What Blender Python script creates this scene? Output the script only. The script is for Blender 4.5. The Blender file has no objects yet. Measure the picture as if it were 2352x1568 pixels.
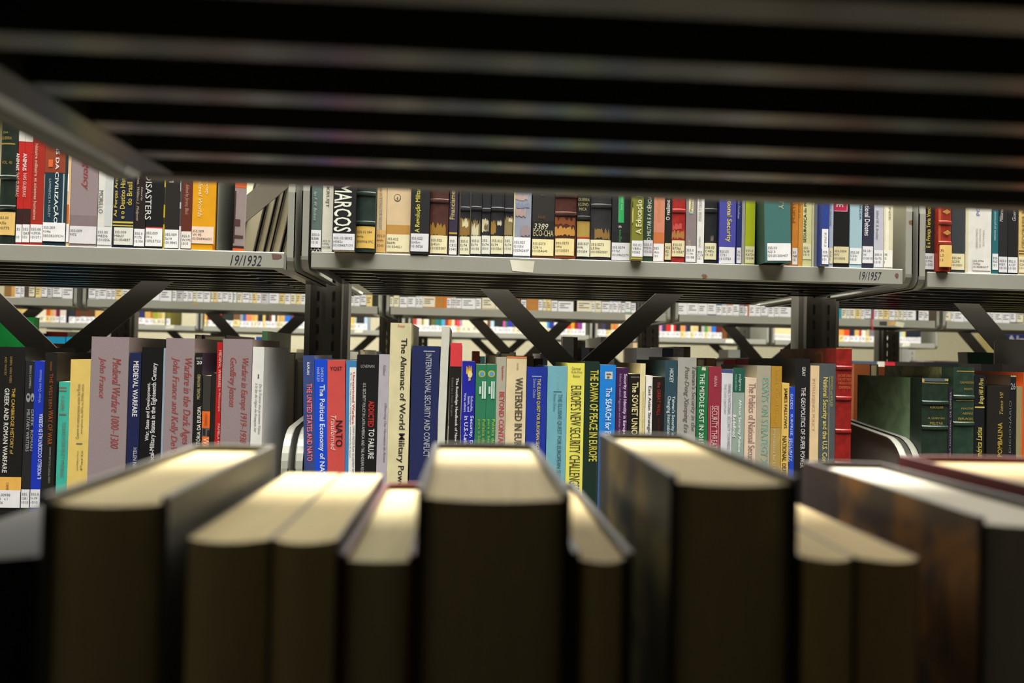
import bpy, math, random
from mathutils import Vector, Matrix
random.seed(7)
S = bpy.context.scene
COL = S.collection

# ------------------------------------------------------------------ camera
CZ = 1.35                      # height of the lens above the floor
FPX = 18.0/23.6*2352           # focal length in pixels of the 2352 x 1568 frame
YAW, PITCH, ROLL = math.radians(3.38), math.radians(1.08), 0.0225
_f = Vector((math.sin(YAW)*math.cos(PITCH), math.cos(YAW)*math.cos(PITCH), math.sin(PITCH)))
_r0 = Vector((math.cos(YAW), -math.sin(YAW), 0.0))
_u0 = _r0.cross(_f)
RT = _r0*math.cos(ROLL) + _u0*math.sin(ROLL)
UP = _u0*math.cos(ROLL) - _r0*math.sin(ROLL)
CAM = Vector((0.0, 0.0, CZ))
cd = bpy.data.cameras.new('camera')
cd.sensor_fit = 'HORIZONTAL'; cd.sensor_width = 23.6; cd.lens = 18.0
cd.clip_start = 0.01; cd.clip_end = 60
cd.dof.use_dof = True; cd.dof.focus_distance = 1.24; cd.dof.aperture_fstop = 3.3
co = bpy.data.objects.new('camera', cd); COL.objects.link(co)
M = Matrix((RT, UP, -_f)).transposed().to_4x4(); M.translation = CAM
co.matrix_world = M
S.camera = co

# ------------------------------------------------------------------ light
S.view_settings.view_transform = 'Standard'
S.view_settings.look = 'None'
S.view_settings.exposure = 0.0
S.view_settings.gamma = 1.0
w = bpy.data.worlds.new('world'); S.world = w; w.use_nodes = True
w.node_tree.nodes['Background'].inputs[0].default_value = (1.0, 0.95, 0.82, 1)
w.node_tree.nodes['Background'].inputs[1].default_value = 0.02

def area(name, x, y, z, sx, sy, power, spread=180, col=(1.0, 0.97, 0.89)):
    l = bpy.data.lights.new(name, 'AREA'); l.shape = 'RECTANGLE'
    l.size = sx; l.size_y = sy; l.energy = power; l.color = col; l.spread = math.radians(spread)
    o = bpy.data.objects.new(name, l); COL.objects.link(o); o.location = (x, y, z)
    return o
CEIL = 2.95
area('ceiling_light', 0.3, 0.80, CEIL-.06, 6.0, 1.4, 225, 85)
area('ceiling_light', 0.3, 1.45, CEIL-.06, 6.0, 0.4, 185, 95)
area('ceiling_light', 0.3, 2.9, CEIL-.06, 6.0, 0.7, 225)
area('ceiling_light', 0.3, 3.85, CEIL-.06, 8.0, 1.0, 24)
area('ceiling_light', -1.6, 5.05, CEIL-.06, 3.2, 0.7, 48)

def P(x, y, Y):
    """the point on the plane at distance Y down the room that pixel (x, y) shows"""
    d = _f + RT*((x-1176)/FPX) + UP*((784-y)/FPX)
    return CAM + d*(Y/d.y)

# ------------------------------------------------------------------ materials
def lin(h):
    c = [int(h[i:i+2], 16)/255 for i in (0, 2, 4)]
    return tuple(v/12.92 if v <= .04045 else ((v+.055)/1.055)**2.4 for v in c)
_m = {}
def mat(h, rough=.5, kind='paper', h2=None):
    """kind: paper, cloth, leather, metal (painted), marble (h2 veins), print"""
    k = (h, rough, kind, h2)
    if k in _m: return _m[k]
    m = bpy.data.materials.new('%s_%s' % (kind, h)); m.use_nodes = True
    nt = m.node_tree; b = nt.nodes['Principled BSDF']
    c = lin(h)
    tc = nt.nodes.new('ShaderNodeTexCoord')
    n = nt.nodes.new('ShaderNodeTexNoise')
    mp = nt.nodes.new('ShaderNodeMapping')
    nt.links.new(tc.outputs['Object'], mp.inputs[0]); nt.links.new(mp.outputs[0], n.inputs['Vector'])
    r = nt.nodes.new('ShaderNodeValToRGB')
    nt.links.new(n.outputs['Fac'], r.inputs[0]); nt.links.new(r.outputs[0], b.inputs['Base Color'])
    a, d = .93, 1.05
    sc = 60
    if kind == 'cloth': sc = 900; a, d = .8, 1.15
    if kind == 'leather': sc = 120; a, d = .72, 1.25
    if kind == 'metal': sc = 9; a, d = .92, 1.05
    if kind == 'aged': sc = 25; a, d = .8, 1.05
    n.inputs['Scale'].default_value = sc; n.inputs['Detail'].default_value = 4
    e = r.color_ramp.elements
    e[0].position, e[1].position = .3, .7
    e[0].color = tuple(min(1, v*a) for v in c)+(1,); e[1].color = tuple(min(1, v*d) for v in c)+(1,)
    if kind == 'marble':
        n.inputs['Scale'].default_value = 22; n.inputs['Distortion'].default_value = 1.5
        e[0].color = c+(1,); e[1].color = lin(h2)+(1,); e[0].position, e[1].position = .42, .6
    if kind == 'pages':
        mp.inputs['Scale'].default_value = (40, 1, 1); n.inputs['Scale'].default_value = 25
        e[0].color = tuple(v*.86 for v in c)+(1,)
    if kind == 'metal':       # sparse rust specks and chips in the paint
        n2 = nt.nodes.new('ShaderNodeTexNoise'); n2.inputs['Scale'].default_value = 38; n2.inputs['Detail'].default_value = 5
        nt.links.new(tc.outputs['Object'], n2.inputs['Vector'])
        r2 = nt.nodes.new('ShaderNodeValToRGB'); r2.color_ramp.elements[0].position = .72; r2.color_ramp.elements[1].position = .76
        nt.links.new(n2.outputs['Fac'], r2.inputs[0])
        mx = nt.nodes.new('ShaderNodeMixRGB'); mx.inputs[2].default_value = (.16, .09, .05, 1)
        nt.links.new(r2.outputs[0], mx.inputs[0]); nt.links.new(r.outputs[0], mx.inputs[1]); nt.links.new(mx.outputs[0], b.inputs['Base Color'])
    b.inputs['Roughness'].default_value = rough
    if kind in ('cloth', 'leather'):
        bp = nt.nodes.new('ShaderNodeBump'); bp.inputs['Strength'].default_value = .25; bp.inputs['Distance'].default_value = .0006
        nt.links.new(n.outputs['Fac'], bp.inputs['Height']); nt.links.new(bp.outputs[0], b.inputs['Normal'])
    _m[k] = m
    return m
GREY = mat('939389', .42, 'metal')
NEAR_DECK_SHADED = mat('22211c', .27, 'metal')  # near overhead decks: shade of the underside put into a darker colour
BLACKM = mat('4e4a42', .45, 'metal')
DECK_SHADED = mat('2d2c27', .26, 'metal')  # shelf grey darkened for the decks, standing in for the shade beneath them
INK = mat('33333c', .6)

# ------------------------------------------------------------------ mesh gathering
class MB:
    def __init__(s): s.v = []; s.f = []; s.m = []; s.mats = []
    def mi(s, m):
        if m not in s.mats: s.mats.append(m)
        return s.mats.index(m)
    def add(s, vs, fs, m):
        b = len(s.v); k = s.mi(m)
        s.v.extend(tuple(v) for v in vs)
        for f in fs: s.f.append([b+i for i in f]); s.m.append(k)
    def box(s, x0, x1, y0, y1, z0, z1, m):
        vs = [(x, y, z) for z in (z0, z1) for y in (y0, y1) for x in (x0, x1)]
        s.add(vs, [(0,2,3,1), (4,5,7,6), (0,1,5,4), (2,6,7,3), (0,4,6,2), (1,3,7,5)], m)
    def prism(s, pts, axis, a, b, m):
        """extrude the closed outline pts along axis from a to b"""
        def mk(p, t): return (t, p[0], p[1]) if axis == 'x' else ((p[0], t, p[1]) if axis == 'y' else (p[0], p[1], t))
        n = len(pts)
        vs = [mk(p, a) for p in pts] + [mk(p, b) for p in pts]
        fs = [(i, (i+1) % n, n+(i+1) % n, n+i) for i in range(n)] + [tuple(range(n))[::-1], tuple(range(n, 2*n))]
        s.add(vs, fs, m)
    def build(s, name, parent=None, smooth=False):
        me = bpy.data.meshes.new(name); me.from_pydata(s.v, [], s.f)
        for m in s.mats: me.materials.append(m)
        for i, p in enumerate(me.polygons): p.material_index = s.m[i]; p.use_smooth = smooth
        me.update()
        o = bpy.data.objects.new(name, me); COL.objects.link(o)
        if parent: o.parent = parent
        return o
def thing(name, label, cat, loc=(0,0,0), group=None):
    o = bpy.data.objects.new(name, None); COL.objects.link(o); o.location = loc; o.empty_display_size = .02
    return tag(o, label, cat, group)
_used = set()
def tag(o, label, cat, group=None):
    if label in _used: print('DUPLICATE LABEL', label)
    _used.add(label)
    o['label'] = label; o['category'] = cat
    if group: o['group'] = group
    return o
def struct(name, mb):
    o = mb.build(name); o['kind'] = 'structure'; return o
ORD = ('first second third fourth fifth sixth seventh eighth ninth tenth eleventh twelfth thirteenth fourteenth fifteenth sixteenth '
       'seventeenth eighteenth nineteenth twentieth').split()
ORD += ['twenty-'+x for x in ORD[:9]] + ['thirtieth'] + ['thirty-'+x for x in ORD[:9]] + ['fortieth'] + ['forty-'+x for x in ORD[:9]]

# ------------------------------------------------------------------ lettering
_txt = {}
def prepare_text(keys):
    obs = []
    for k in sorted(keys):
        f, t = k
        c = bpy.data.curves.new('t', 'FONT'); c.body = t; c.resolution_u = 2; c.size = 1
        if f in 'bRI': c.offset = .012
        if f in 'iIn': c.shear = .28
        o = bpy.data.objects.new('t', c); COL.objects.link(o); obs.append((k, o, c))
    dg = bpy.context.evaluated_depsgraph_get(); dg.update()
    for k, o, c in obs:
        me = bpy.data.meshes.new_from_object(o.evaluated_get(dg))
        vs = [(v.co.x, v.co.y) for v in me.vertices]; fs = [list(p.vertices) for p in me.polygons]
        if k[0] in 'rRiI' and vs:
            # slab serifs on every short stroke end at the baseline, x-height or cap height
            cnt = {}
            for fc in fs:
                for i in range(len(fc)):
                    e = tuple(sorted((fc[i], fc[(i+1) % len(fc)]))); cnt[e] = cnt.get(e, 0)+1
            for (a, b), n in cnt.items():
                if n != 1: continue
                (xa, ya), (xb, yb) = vs[a], vs[b]
                L = abs(xa-xb)
                if abs(ya-yb) < .004 and .03 < L < .17:
                    for base, s in ((0, 1), (.5, -1), (.52, -1), (.7, -1), (.73, -1), (.69, -1)):
                        if abs(ya-base) < .012:
                            x0, x1 = min(xa, xb)-.05, max(xa, xb)+.05; q = len(vs)
                            vs += [(x0, ya), (x1, ya), (x1, ya+s*.035), (x0, ya+s*.035)]
                            fs.append([q, q+1, q+2, q+3] if s > 0 else [q+3, q+2, q+1, q]); break
        if vs:
            x0 = min(v[0] for v in vs); x1 = max(v[0] for v in vs); y0 = min(v[1] for v in vs); y1 = max(v[1] for v in vs)
            _txt[k] = ([((x-x0)/(x1-x0 or 1), (y-y0)/(y1-y0 or 1)) for x, y in vs], fs, (x1-x0)/(y1-y0 or 1))
        bpy.data.objects.remove(o); bpy.data.curves.remove(c); bpy.data.meshes.remove(me)
def lay_text(mb, key, d, m, u0, u1, v0, v1, yf):
    """set a prepared line into the box u0..u1, v0..v1 of a spine; yf(u) gives the surface"""
    if key not in _txt: return
    pts, fs, asp = _txt[key]
    vs = []
    for a, b in pts:
        if d == 'h': u, v = u0+a*(u1-u0), v0+b*(v1-v0)
        elif d == 'd': u, v = u0+b*(u1-u0), v1-a*(v1-v0)
        else: u, v = u1-b*(u1-u0), v0+a*(v1-v0)
        vs.append((u, yf(u), v))
    mb.add(vs, [f if d in 'hdu' else f for f in fs], m)

# ------------------------------------------------------------------ books
def make_book(name, label, loc, wd, h, dep, col, kind='paper', hard=False, bulge=0.0, rough=.42, texts=(), patches=(), bands=(), lab=None,
              side=None, pages='d9cba4', rot=0.0, lean=0.0, group=None, simple=False, foreedge=0.0, extra=None):
    """spine in the local plane y = 0 facing -y, base centre at the origin.
    texts: (string, direction, colour, u0, u1, v0, v1, font); patches: (colour, u0, u1, v0, v1, jag); bands: heights of raised bands;
    lab: (colour, u0, u1, v0, v1, lines)"""
    cm = mat(col, rough, kind)
    t = min(.0025 if hard else .0006, wd*.12); ins = .003 if hard else .0
    hw = wd/2
    N = 6 if bulge or hard else 2
    def yf(u): return -bulge*(1-(min(1, abs(u)/hw))**2)
    root = thing(name, label, 'book', loc, group)
    root.rotation_euler = (0, lean, rot)
    mb = MB()
    us = [-hw + wd*i/N for i in range(N+1)]
    o = [(-hw, dep)] + [(u, yf(u)) for u in us] + [(hw, dep)]
    i_ = [(-hw+t, dep)] + [(u*(hw-t)/hw, yf(u)+t*1.3) for u in us] + [(hw-t, dep)]
    n = len(o)
    sm = mat(side[0], .5, 'marble', side[1]) if side else cm
    for k in range(n-1):
        a, b = o[k], o[k+1]
        isside = k in (0, n-2)
        if side and isside and len(side) > 2:     # leather corner strip next to the spine, then the marbled board
            g = side[2]
            ya = g
            xx = a[0] if k == 0 else b[0]
            mb.add([(xx, 0, 0), (xx, ya, 0), (xx, ya, h), (xx, 0, h)], [(0,1,2,3)], cm)
            mb.add([(xx, ya, 0), (xx, dep, 0), (xx, dep, h), (xx, ya, h)], [(0,1,2,3)], sm)
        else:
            mb.add([a+(0,), b+(0,), b+(h,), a+(h,)], [(0,1,2,3)], sm if isside else cm)
        a, b = i_[k], i_[k+1]
        mb.add([a+(0,), b+(0,), b+(h,), a+(h,)], [(3,2,1,0)], cm)
        for z, rev in ((0, 1), (h, 0)):
            q = [o[k]+(z,), i_[k]+(z,), i_[k+1]+(z,), o[k+1]+(z,)]
            mb.add(q, [(3,2,1,0) if rev else (0,1,2,3)], cm)
    for e in (0, n-1):
        mb.add([o[e]+(0,), o[e]+(h,), i_[e]+(h,), i_[e]+(0,)], [(0,1,2,3)], cm)
    def strip(u0, u1, v0, v1, off, m, jag=0):
        u0 = max(-hw, u0); u1 = min(hw, u1)
        if u1 <= u0: return
        jag = min(jag, (v1-v0)*.35)
        K = 13 if jag else 6 if N > 2 else 1
        vs = []
        for k in range(K+1):
            u = u0+(u1-u0)*k/K
            a, b = v0, v1
            if jag: a += random.uniform(0, jag)*.7; b -= random.uniform(0, jag)*(1.6 if k % 3 else .5)
            vs += [(u, yf(u)-off, a), (u, yf(u)-off, b)]
        mb.add(vs, [(2*k, 2*k+2, 2*k+3, 2*k+1) for k in range(K)], m)
    for k, p in enumerate(patches):
        if p[5:] and p[5] == 'o':
            uc, vc, ru, rv = (p[1]+p[2])/2, (p[3]+p[4])/2, (p[2]-p[1])/2, (p[4]-p[3])/2
            mb.add([(uc+ru*math.cos(a*.3927), yf(uc+ru*math.cos(a*.3927))-.00015*(k+1), vc+rv*math.sin(a*.3927)) for a in range(16)], [tuple(range(16))], mat(p[0], .5))
            continue
        strip(p[1], p[2], p[3], p[4], .00015*(k+1), mat(p[0], .5, 'aged' if p[5:] and p[5] else 'paper'), p[5] if p[5:] else 0)
    off = .00015*(len(patches)+2)
    for zb in bands:
        pr = [(-.0032, 0), (-.0016, -.0019), (.0016, -.0019), (.0032, 0)]
        vs = []
        for u in us:
            for dz, dy in pr: vs.append((u, yf(u)+dy, zb+dz))
        mb.add(vs, [(4*k+j, 4*k+4+j, 4*k+5+j, 4*k+1+j) for k in range(N) for j in range(3)], cm)
    for tx in texts:
        s_, d, c, u0, u1, v0, v1, f = tx
        lay_text(mb, (f, s_), d, mat(c, .45, 'print'), u0, u1, v0, v1, lambda u: yf(u)-off)
    mb.build('cover', root)
    pb = MB()
    pm = mat(pages, .8, 'pages')
    K = 6
    fe = [(-hw+t, dep-ins)] + [(-hw+t+(wd-2*t)*k/K, dep-ins+foreedge*(1-(2*k/K-1)**2)) for k in range(1, K)] + [(hw-t, dep-ins)]
    pts = [(-hw+t, t*1.5), (hw-t, t*1.5)] + fe[::-1]
    pb.prism(pts, 'z', ins+.0002, h-ins-.0002, pm)
    pb.build('page_block', root)
    if lab:
        c, u0, u1, v0, v1, lines = lab
        lb = MB(); lm = mat(c, .6)
        u0 = max(u0, -hw+.0003); u1 = min(u1, hw-.0003)
        K = 6 if N > 2 else 1
        vs = []
        lo = off+.0002
        for k in range(K+1):
            u = u0+(u1-u0)*k/K; vs += [(u, yf(u)-lo, v0), (u, yf(u)-lo, v1)]
        lb.add(vs, [(2*k, 2*k+2, 2*k+3, 2*k+1) for k in range(K)], lm)
        H = v1-v0
        for k, s_ in enumerate(lines):
            if not s_: continue
            nmax = max(1, int((u1-u0-.0012)/.00245)); s_ = s_[:nmax]
            kk = ('s', s_)
            if kk not in _txt: continue
            hh = min(.0037, H*.16); ww = min(u1-u0-.0016, hh*_txt[kk][2])
            vc = v1-H*(.2+.22*k)-hh
            lay_text(lb, kk, 'h', INK, u0+.0009, u0+.0009+ww, vc, vc+hh, lambda u: yf(u)-lo-.00012)
        lb.build('call_number_label', root)
    if extra: extra(root)
    return root
def simple_book(name, label, x0, x1, Y, zb, h, dep, col, lab, group, top=None, kind='paper', tall=.034, band=None):
    """a distant book: cover, pages and call-number label small in the picture"""
    wd = x1-x0; hw = wd/2
    root = thing(name, label, 'book', ((x0+x1)/2, Y, zb+.0005), group)
    cm = mat(col, .45, kind)
    mb = MB()
    t = min(.001, wd*.1)
    mb.box(-hw, hw, 0, t, 0, h, cm); mb.box(-hw, -hw+t, t, dep, 0, h, cm); mb.box(hw-t, hw, t, dep, 0, h, cm)
    if band: mb.box(-hw+.001, hw-.001, -.0004, 0, h*.30, h*.42, mat(band, .5))
    mb.build('cover', root)
    pb = MB(); pb.box(-hw+t, hw-t, t, dep-.002, .002, h-.002, mat('d9cba4', .8, 'pages')); pb.build('page_block', root)
    if lab:
        lb = MB(); e = .0004
        z0 = random.choice((.0, .001, .003)); 
        lb.box(-hw+.0004, hw-.0004, -.0008, 0, z0, z0+tall, mat(lab, .6))
        x = -hw+wd*.12
        for k in range(3):
            zz = z0+tall*(.72-.2*k)
            L = wd*random.uniform(.45, .8) if k != 1 else wd*random.uniform(.3, .5)
            lb.box(x, x+L, -.0010, -.0008, zz, zz+.0026, INK)
        lb.build('call_number_label', root)
    return root
def far_book(mb, x0, x1, Y, zb, h, dep, col, lab, tall):
    """one slim distant book added to the shared mass"""
    cm = mat(col, .45, 'paper'); t = min(.001, (x1-x0)*.1)
    mb.box(x0, x1, Y, Y+t, zb, zb+h, cm); mb.box(x0, x0+t, Y+t, Y+dep, zb, zb+h, cm); mb.box(x1-t, x1, Y+t, Y+dep, zb, zb+h, cm)
    mb.box(x0+t, x1-t, Y+t, Y+dep-.002, zb+.002, zb+h-.002, mat('d9cba4', .8, 'pages'))
    if lab:
        mb.box(x0+.0004, x1-.0004, Y-.0008, Y, zb+.001, zb+tall, mat(lab, .6))
        for k in range(3):
            zz = zb+tall*(.72-.2*k); L = (x1-x0)*random.uniform(.4, .75)
            mb.box(x0+(x1-x0)*.12, x0+(x1-x0)*.12+L, Y-.001, Y-.0008, zz, zz+.0026, INK)

# ================================================================== the place
YA, YB, YC = 1.17, 2.53, 3.93       # fronts of the three shelving rows beyond the near one
UD = .63                            # depth of a double-sided row
ZC = 0.28                           # middle of the near row
def zlip(x, y, Y): return P(x, y, Y).z
ZU_L, ZU, ZU_R = zlip(408, 572, YA), zlip(1382, 597, YA), zlip(2343, 630, YA)
ZL = CZ - .262                      # top of the lower shelf of the row in focus
ZBU = zlip(1300, 715, YB); ZCU = zlip(1250, 767.5, YC)
ZBL = ZBU-.382
ZN = CZ + .100                      # underside lip of the near row's upper shelf
ZNL = CZ - .275                     # deck of the near row's lower shelf

# room shell
fl = MB(); fl.box(-5, 5.5, -1.5, 6.2, -.1, 0, mat('55514a', .4, 'aged')); struct('floor', fl)
ce = MB(); ce.box(-5, 5.5, -1.5, 6.2, CEIL, CEIL+.1, mat('e8e4d8', .8)); struct('ceiling', ce)
YW = 5.75
wl = MB(); wl.box(-5, 5.5, -.75, -.65, 0, CEIL, mat('1d1b17', .8, 'plaster')); struct('wall_front_blocker', wl)  # added dark wall behind the camera, keeps bounced light off the near page edges
wl = MB(); wl.box(-5, 5.5, YW, YW+.12, 0, CEIL, mat('cfc9ac', .7, 'plaster')); struct('wall_back', wl)
wl = MB(); wl.box(-5.1, -5, -1.5, 6.2, 0, CEIL, mat('cfc9ac', .7, 'plaster')); struct('wall_left', wl)
wl = MB(); wl.box(5.5, 5.6, -1.5, 6.2, 0, CEIL, mat('cfc9ac', .7, 'plaster')); struct('wall_right', wl)

# ------------------------------------------------------------------ shelving
def end_panel(Xo, sgn, Yf, Yb, z0, z1, m, parent, flange=.011, R=.058, r=.02):
    """sheet-metal end of a shelf: outer face at Xo, flange turned towards sgn, rounded front corners; Yf is the front edge, Yb the back"""
    s = 1 if Yb > Yf else -1
    pts = [(Yb, z0)]
    for k in range(7):
        a = -math.pi/2 - k*math.pi/12
        pts.append((Yf+s*(r+r*math.cos(a)), z0+r+r*math.sin(a)))
    for k in range(9):
        a = math.pi - k*math.pi/16
        pts.append((Yf+s*(R+R*math.cos(a)), z1-R+R*math.sin(a)))
    pts.append((Yb, z1+.018))
    mb = MB()
    mb.prism(pts, 'x', Xo, Xo+sgn*.0015, m)
    e = []
    n = len(pts)
    cy = sum(p[0] for p in pts)/n; cz = sum(p[1] for p in pts)/n
    inn = []
    for k, p in enumerate(pts):
        a = pts[max(0, k-1)]; b = pts[min(n-1, k+1)]
        tx, tz = b[0]-a[0], b[1]-a[1]; L = math.hypot(tx, tz) or 1
        nx, nz = -tz/L, tx/L
        if (cy-p[0])*nx+(cz-p[1])*nz < 0: nx, nz = -nx, -nz
        inn.append((p[0]+nx*.0015, p[1]+nz*.0015))
    for k in range(n-1):
        o0, o1, i0, i1 = pts[k], pts[k+1], inn[k], inn[k+1]
        A, B = Xo, Xo+sgn*flange
        vs = [(A, *o0), (A, *o1), (A, *i1), (A, *i0), (B, *o0), (B, *o1), (B, *i1), (B, *i0)]
        mb.add(vs, [(0,1,5,4), (2,3,7,6), (4,5,6,7), (0,3,2,1)], m)
    return mb.build('end_panel', parent)
def shelf(label, X0, X1, Yf, Yb, ztop, group, liph=.0245, m=GREY, panels=True, lip_extra=None, children=None, ph=.172, dm=None, notch=True, flat=.0075):
    """one shelf: ribbed deck, front lip and two end panels; Yf is the side its books face"""
    s = 1 if Yb > Yf else -1
    root = thing('library_shelf', label, 'shelf', (0, 0, 0), group)
    dk = MB(); zd = ztop-.0015; db = liph-.0025
    def deck(xa, xb, lo, hi):
        pts = [(lo, zd), (lo, zd-db)]
        k = max(1, round((hi-lo)/.0525)); pit = (hi-lo)/k
        for j in range(k):
            a = lo+j*pit
            pts += [(a+flat, zd-db), (a+flat+.003, zd-db+.017), (a+pit-.007, zd-db+.017), (a+pit-.004, zd-db)]
        pts += [(hi, zd-db), (hi, zd)]
        dk.prism(pts, 'x', xa, xb, dm or DECK_SHADED)
    Ypost = Yf+s*.268
    xa, xb = X0+.003, X1-.003
    if notch: xa, xb = X0+.085, X1-.085
    y1, y2 = sorted((Yf+s*.0162, Yb-s*.0145)); deck(xa, xb, y1, y2)
    if notch:
        y1, y2 = sorted((Yf+s*.0162, Ypost))
        deck(X0+.003, xa, y1, y2); deck(xb, X1-.003, y1, y2)
    for e0, e1 in ((X0+.003, X0+.022), (X1-.022, X1-.003)):
        a_, b_ = sorted((Yf+s*.0163, Ypost if notch else Yb-s*.0146)); dk.box(e0, e1, a_, b_, zd-db-.0004, zd-.001, dm or DECK_SHADED)
    dk.build('deck', root)
    lp = MB()
    ch = .0012
    a, b = Yf, Yf+s*.016
    pl = [(a, ztop-liph+ch), (a+s*ch, ztop-liph), (b, ztop-liph), (b, ztop), (a+s*ch, ztop), (a, ztop-ch)]
    lp.prism(pl, 'x', X0+.002, X1-.002, m)
    if lip_extra: lip_extra(lp)
    lp.build('front_lip', root)
    lb = MB(); lb.box(xa, xb, min(Yb, Yb-s*.014), max(Yb, Yb-s*.014), ztop-liph+.004, ztop-.0015, dm or DECK_SHADED); lb.build('back_rail', root)
    if panels:
        pb_ = Ypost if notch else Yb
        end_panel(X0-.0135, 1, Yf-s*.001, pb_, ztop-liph-.003, ztop-liph+ph, m, root)
        end_panel(X1+.0135, -1, Yf-s*.001, pb_, ztop-liph-.003, ztop-liph+ph, m, root)
    if children: children(root)
    return root
def frame(label, posts, Yf, Yb, z1, braces, wd=.079, m=BLACKM, z0=0.0, group=None, yb=None):
    """slotted upright posts and flat crossed braces bolted to them"""
    root = thing('shelving_frame', label, 'shelving', (0, 0, 0), group)
    for x in posts:
        mb = MB(); hw = wd*.32; fw = wd/2
        cols = [-hw, -.0165, -.0115, .0115, .0165, hw]
        for Y in (Yf, Yb):
            z = CZ-.30; zs = [z0]
            while z < CZ+.35: zs += [z, z+.018]; z += .0302
            zs.append(z1)
            for j in range(len(zs)-1):
                slot = j % 2 == 1
                for c in range(5):
                    if slot and c in (1, 3): continue
                    mb.add([(x+cols[c], Y, zs[j]), (x+cols[c+1], Y, zs[j]), (x+cols[c+1], Y, zs[j+1]), (x+cols[c], Y, zs[j+1])], [(0,1,2,3)], m)
        for sg in (-1, 1):
            q = [(sg*hw, Yf), (sg*(hw+.003), Yf), (sg*(hw+.005), Yf+.009), (sg*fw, Yf+.010), (sg*fw, Yb), (sg*hw, Yb), (sg*(fw-.004), Yb-.004), (sg*(fw-.003), Yf+.013), (sg*hw, Yf+.012)]
            mb.prism([(x+a, b) for a, b in q], 'z', z0, z1, m)
        mb.build('upright_post', root)
    for (a, b) in braces:      # (x, z) ends on the middle plane, strips 3.4 cm wide
        Y = (Yf+Yb)/2 if yb is None else yb
        mb = MB(); (xa, za), (xb, zb_) = a, b
        L = math.hypot(xb-xa, zb_-za); tx, tz = (xb-xa)/L, (zb_-za)/L; h = .019
        pts = [(xa-tz*h, za+tx*h), (xb-tz*h, zb_+tx*h), (xb+tz*h, zb_-tx*h), (xa+tz*h, za-tx*h)]
        o = .0005 if xb > xa else -.0035
        mb.prism(pts, 'y', Y+o, Y+o+.003, m)
        mb.build('cross_brace', root)
    return root
def pxz(x, y, Y): p = P(x, y, Y); return (p.x, p.z)
def ext(a, b, k0, k1):
    """lengthen the segment a-b by k0 before and k1 after (in its own lengths)"""
    return ((a[0]-(b[0]-a[0])*k0, a[1]-(b[1]-a[1])*k0), (b[0]+(b[0]-a[0])*k1, b[1]+(b[1]-a[1])*k1))

def X(x, y, Y): return P(x, y, Y).x
# row in focus: bays (outer faces of their end panels)
A_L = (X(675, 600, YA)-.905, X(676, 600, YA)-.0135)
A_M = (X(690, 610, YA)+.0135, X(2095, 640, YA)-.0135)
A_R = (X(2108, 640, YA)+.0135, X(2108, 640, YA)+.915)
YM = YA+UD/2
def num_1932(lp):
    lay_text(lp, ('n', '19/1932'), 'h', mat('1d1f33', .5), X(529, 600, YA), X(601, 600, YA), zlip(560, 610, YA), zlip(560, 586, YA), lambda u: YA-.0002)
    xs = [(X(624+20*k/5, 590, YA)) for k in range(6)]
    z0 = zlip(634, 589, YA)
    lp.add([(X(624, 588, YA), YA-.0002, z0+.004), (X(646, 588, YA), YA-.0002, z0+.003), (X(648, 588, YA), YA-.0002, z0-.001), (X(640, 588, YA), YA-.0002, z0-.004), (X(626, 588, YA), YA-.0002, z0-.004)], [(0,1,2,3,4)], mat('6b4a40', .8, 'aged'))
def num_1957(lp):
    lay_text(lp, ('n', '19/1957'), 'h', mat('1d1f33', .5), X(1973, 630, YA), X(2025, 632, YA), zlip(2000, 643, YA), zlip(2000, 624, YA), lambda u: YA-.0002)
    c = P(2060, 633, YA); lp.add([(c.x+.004*math.cos(k*.785)*random.uniform(.6, 1), YA-.0002, c.z+.005*math.sin(k*.785)*random.uniform(.6, 1)) for k in range(8)], [tuple(range(8))], mat('6b4a40', .8, 'aged'))
def paper_tag(root, pts, Y, col, name='paper_tag'):
    mb = MB(); q = [P(x, y, Y) for x, y in pts]
    n = len(q)
    mb.add([(p.x, Y-.0004, p.z) for p in q]+[(p.x, Y, p.z) for p in q], [tuple(range(n))]+[(i, (i+1) % n, n+(i+1) % n, n+i) for i in range(n)], mat(col, .7, 'aged'))
    return mb.build(name, root)
TXT_EXTRA = {('n', '19/1932'), ('n', '19/1957'), ('b', 'Almoxarifado')}

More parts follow.
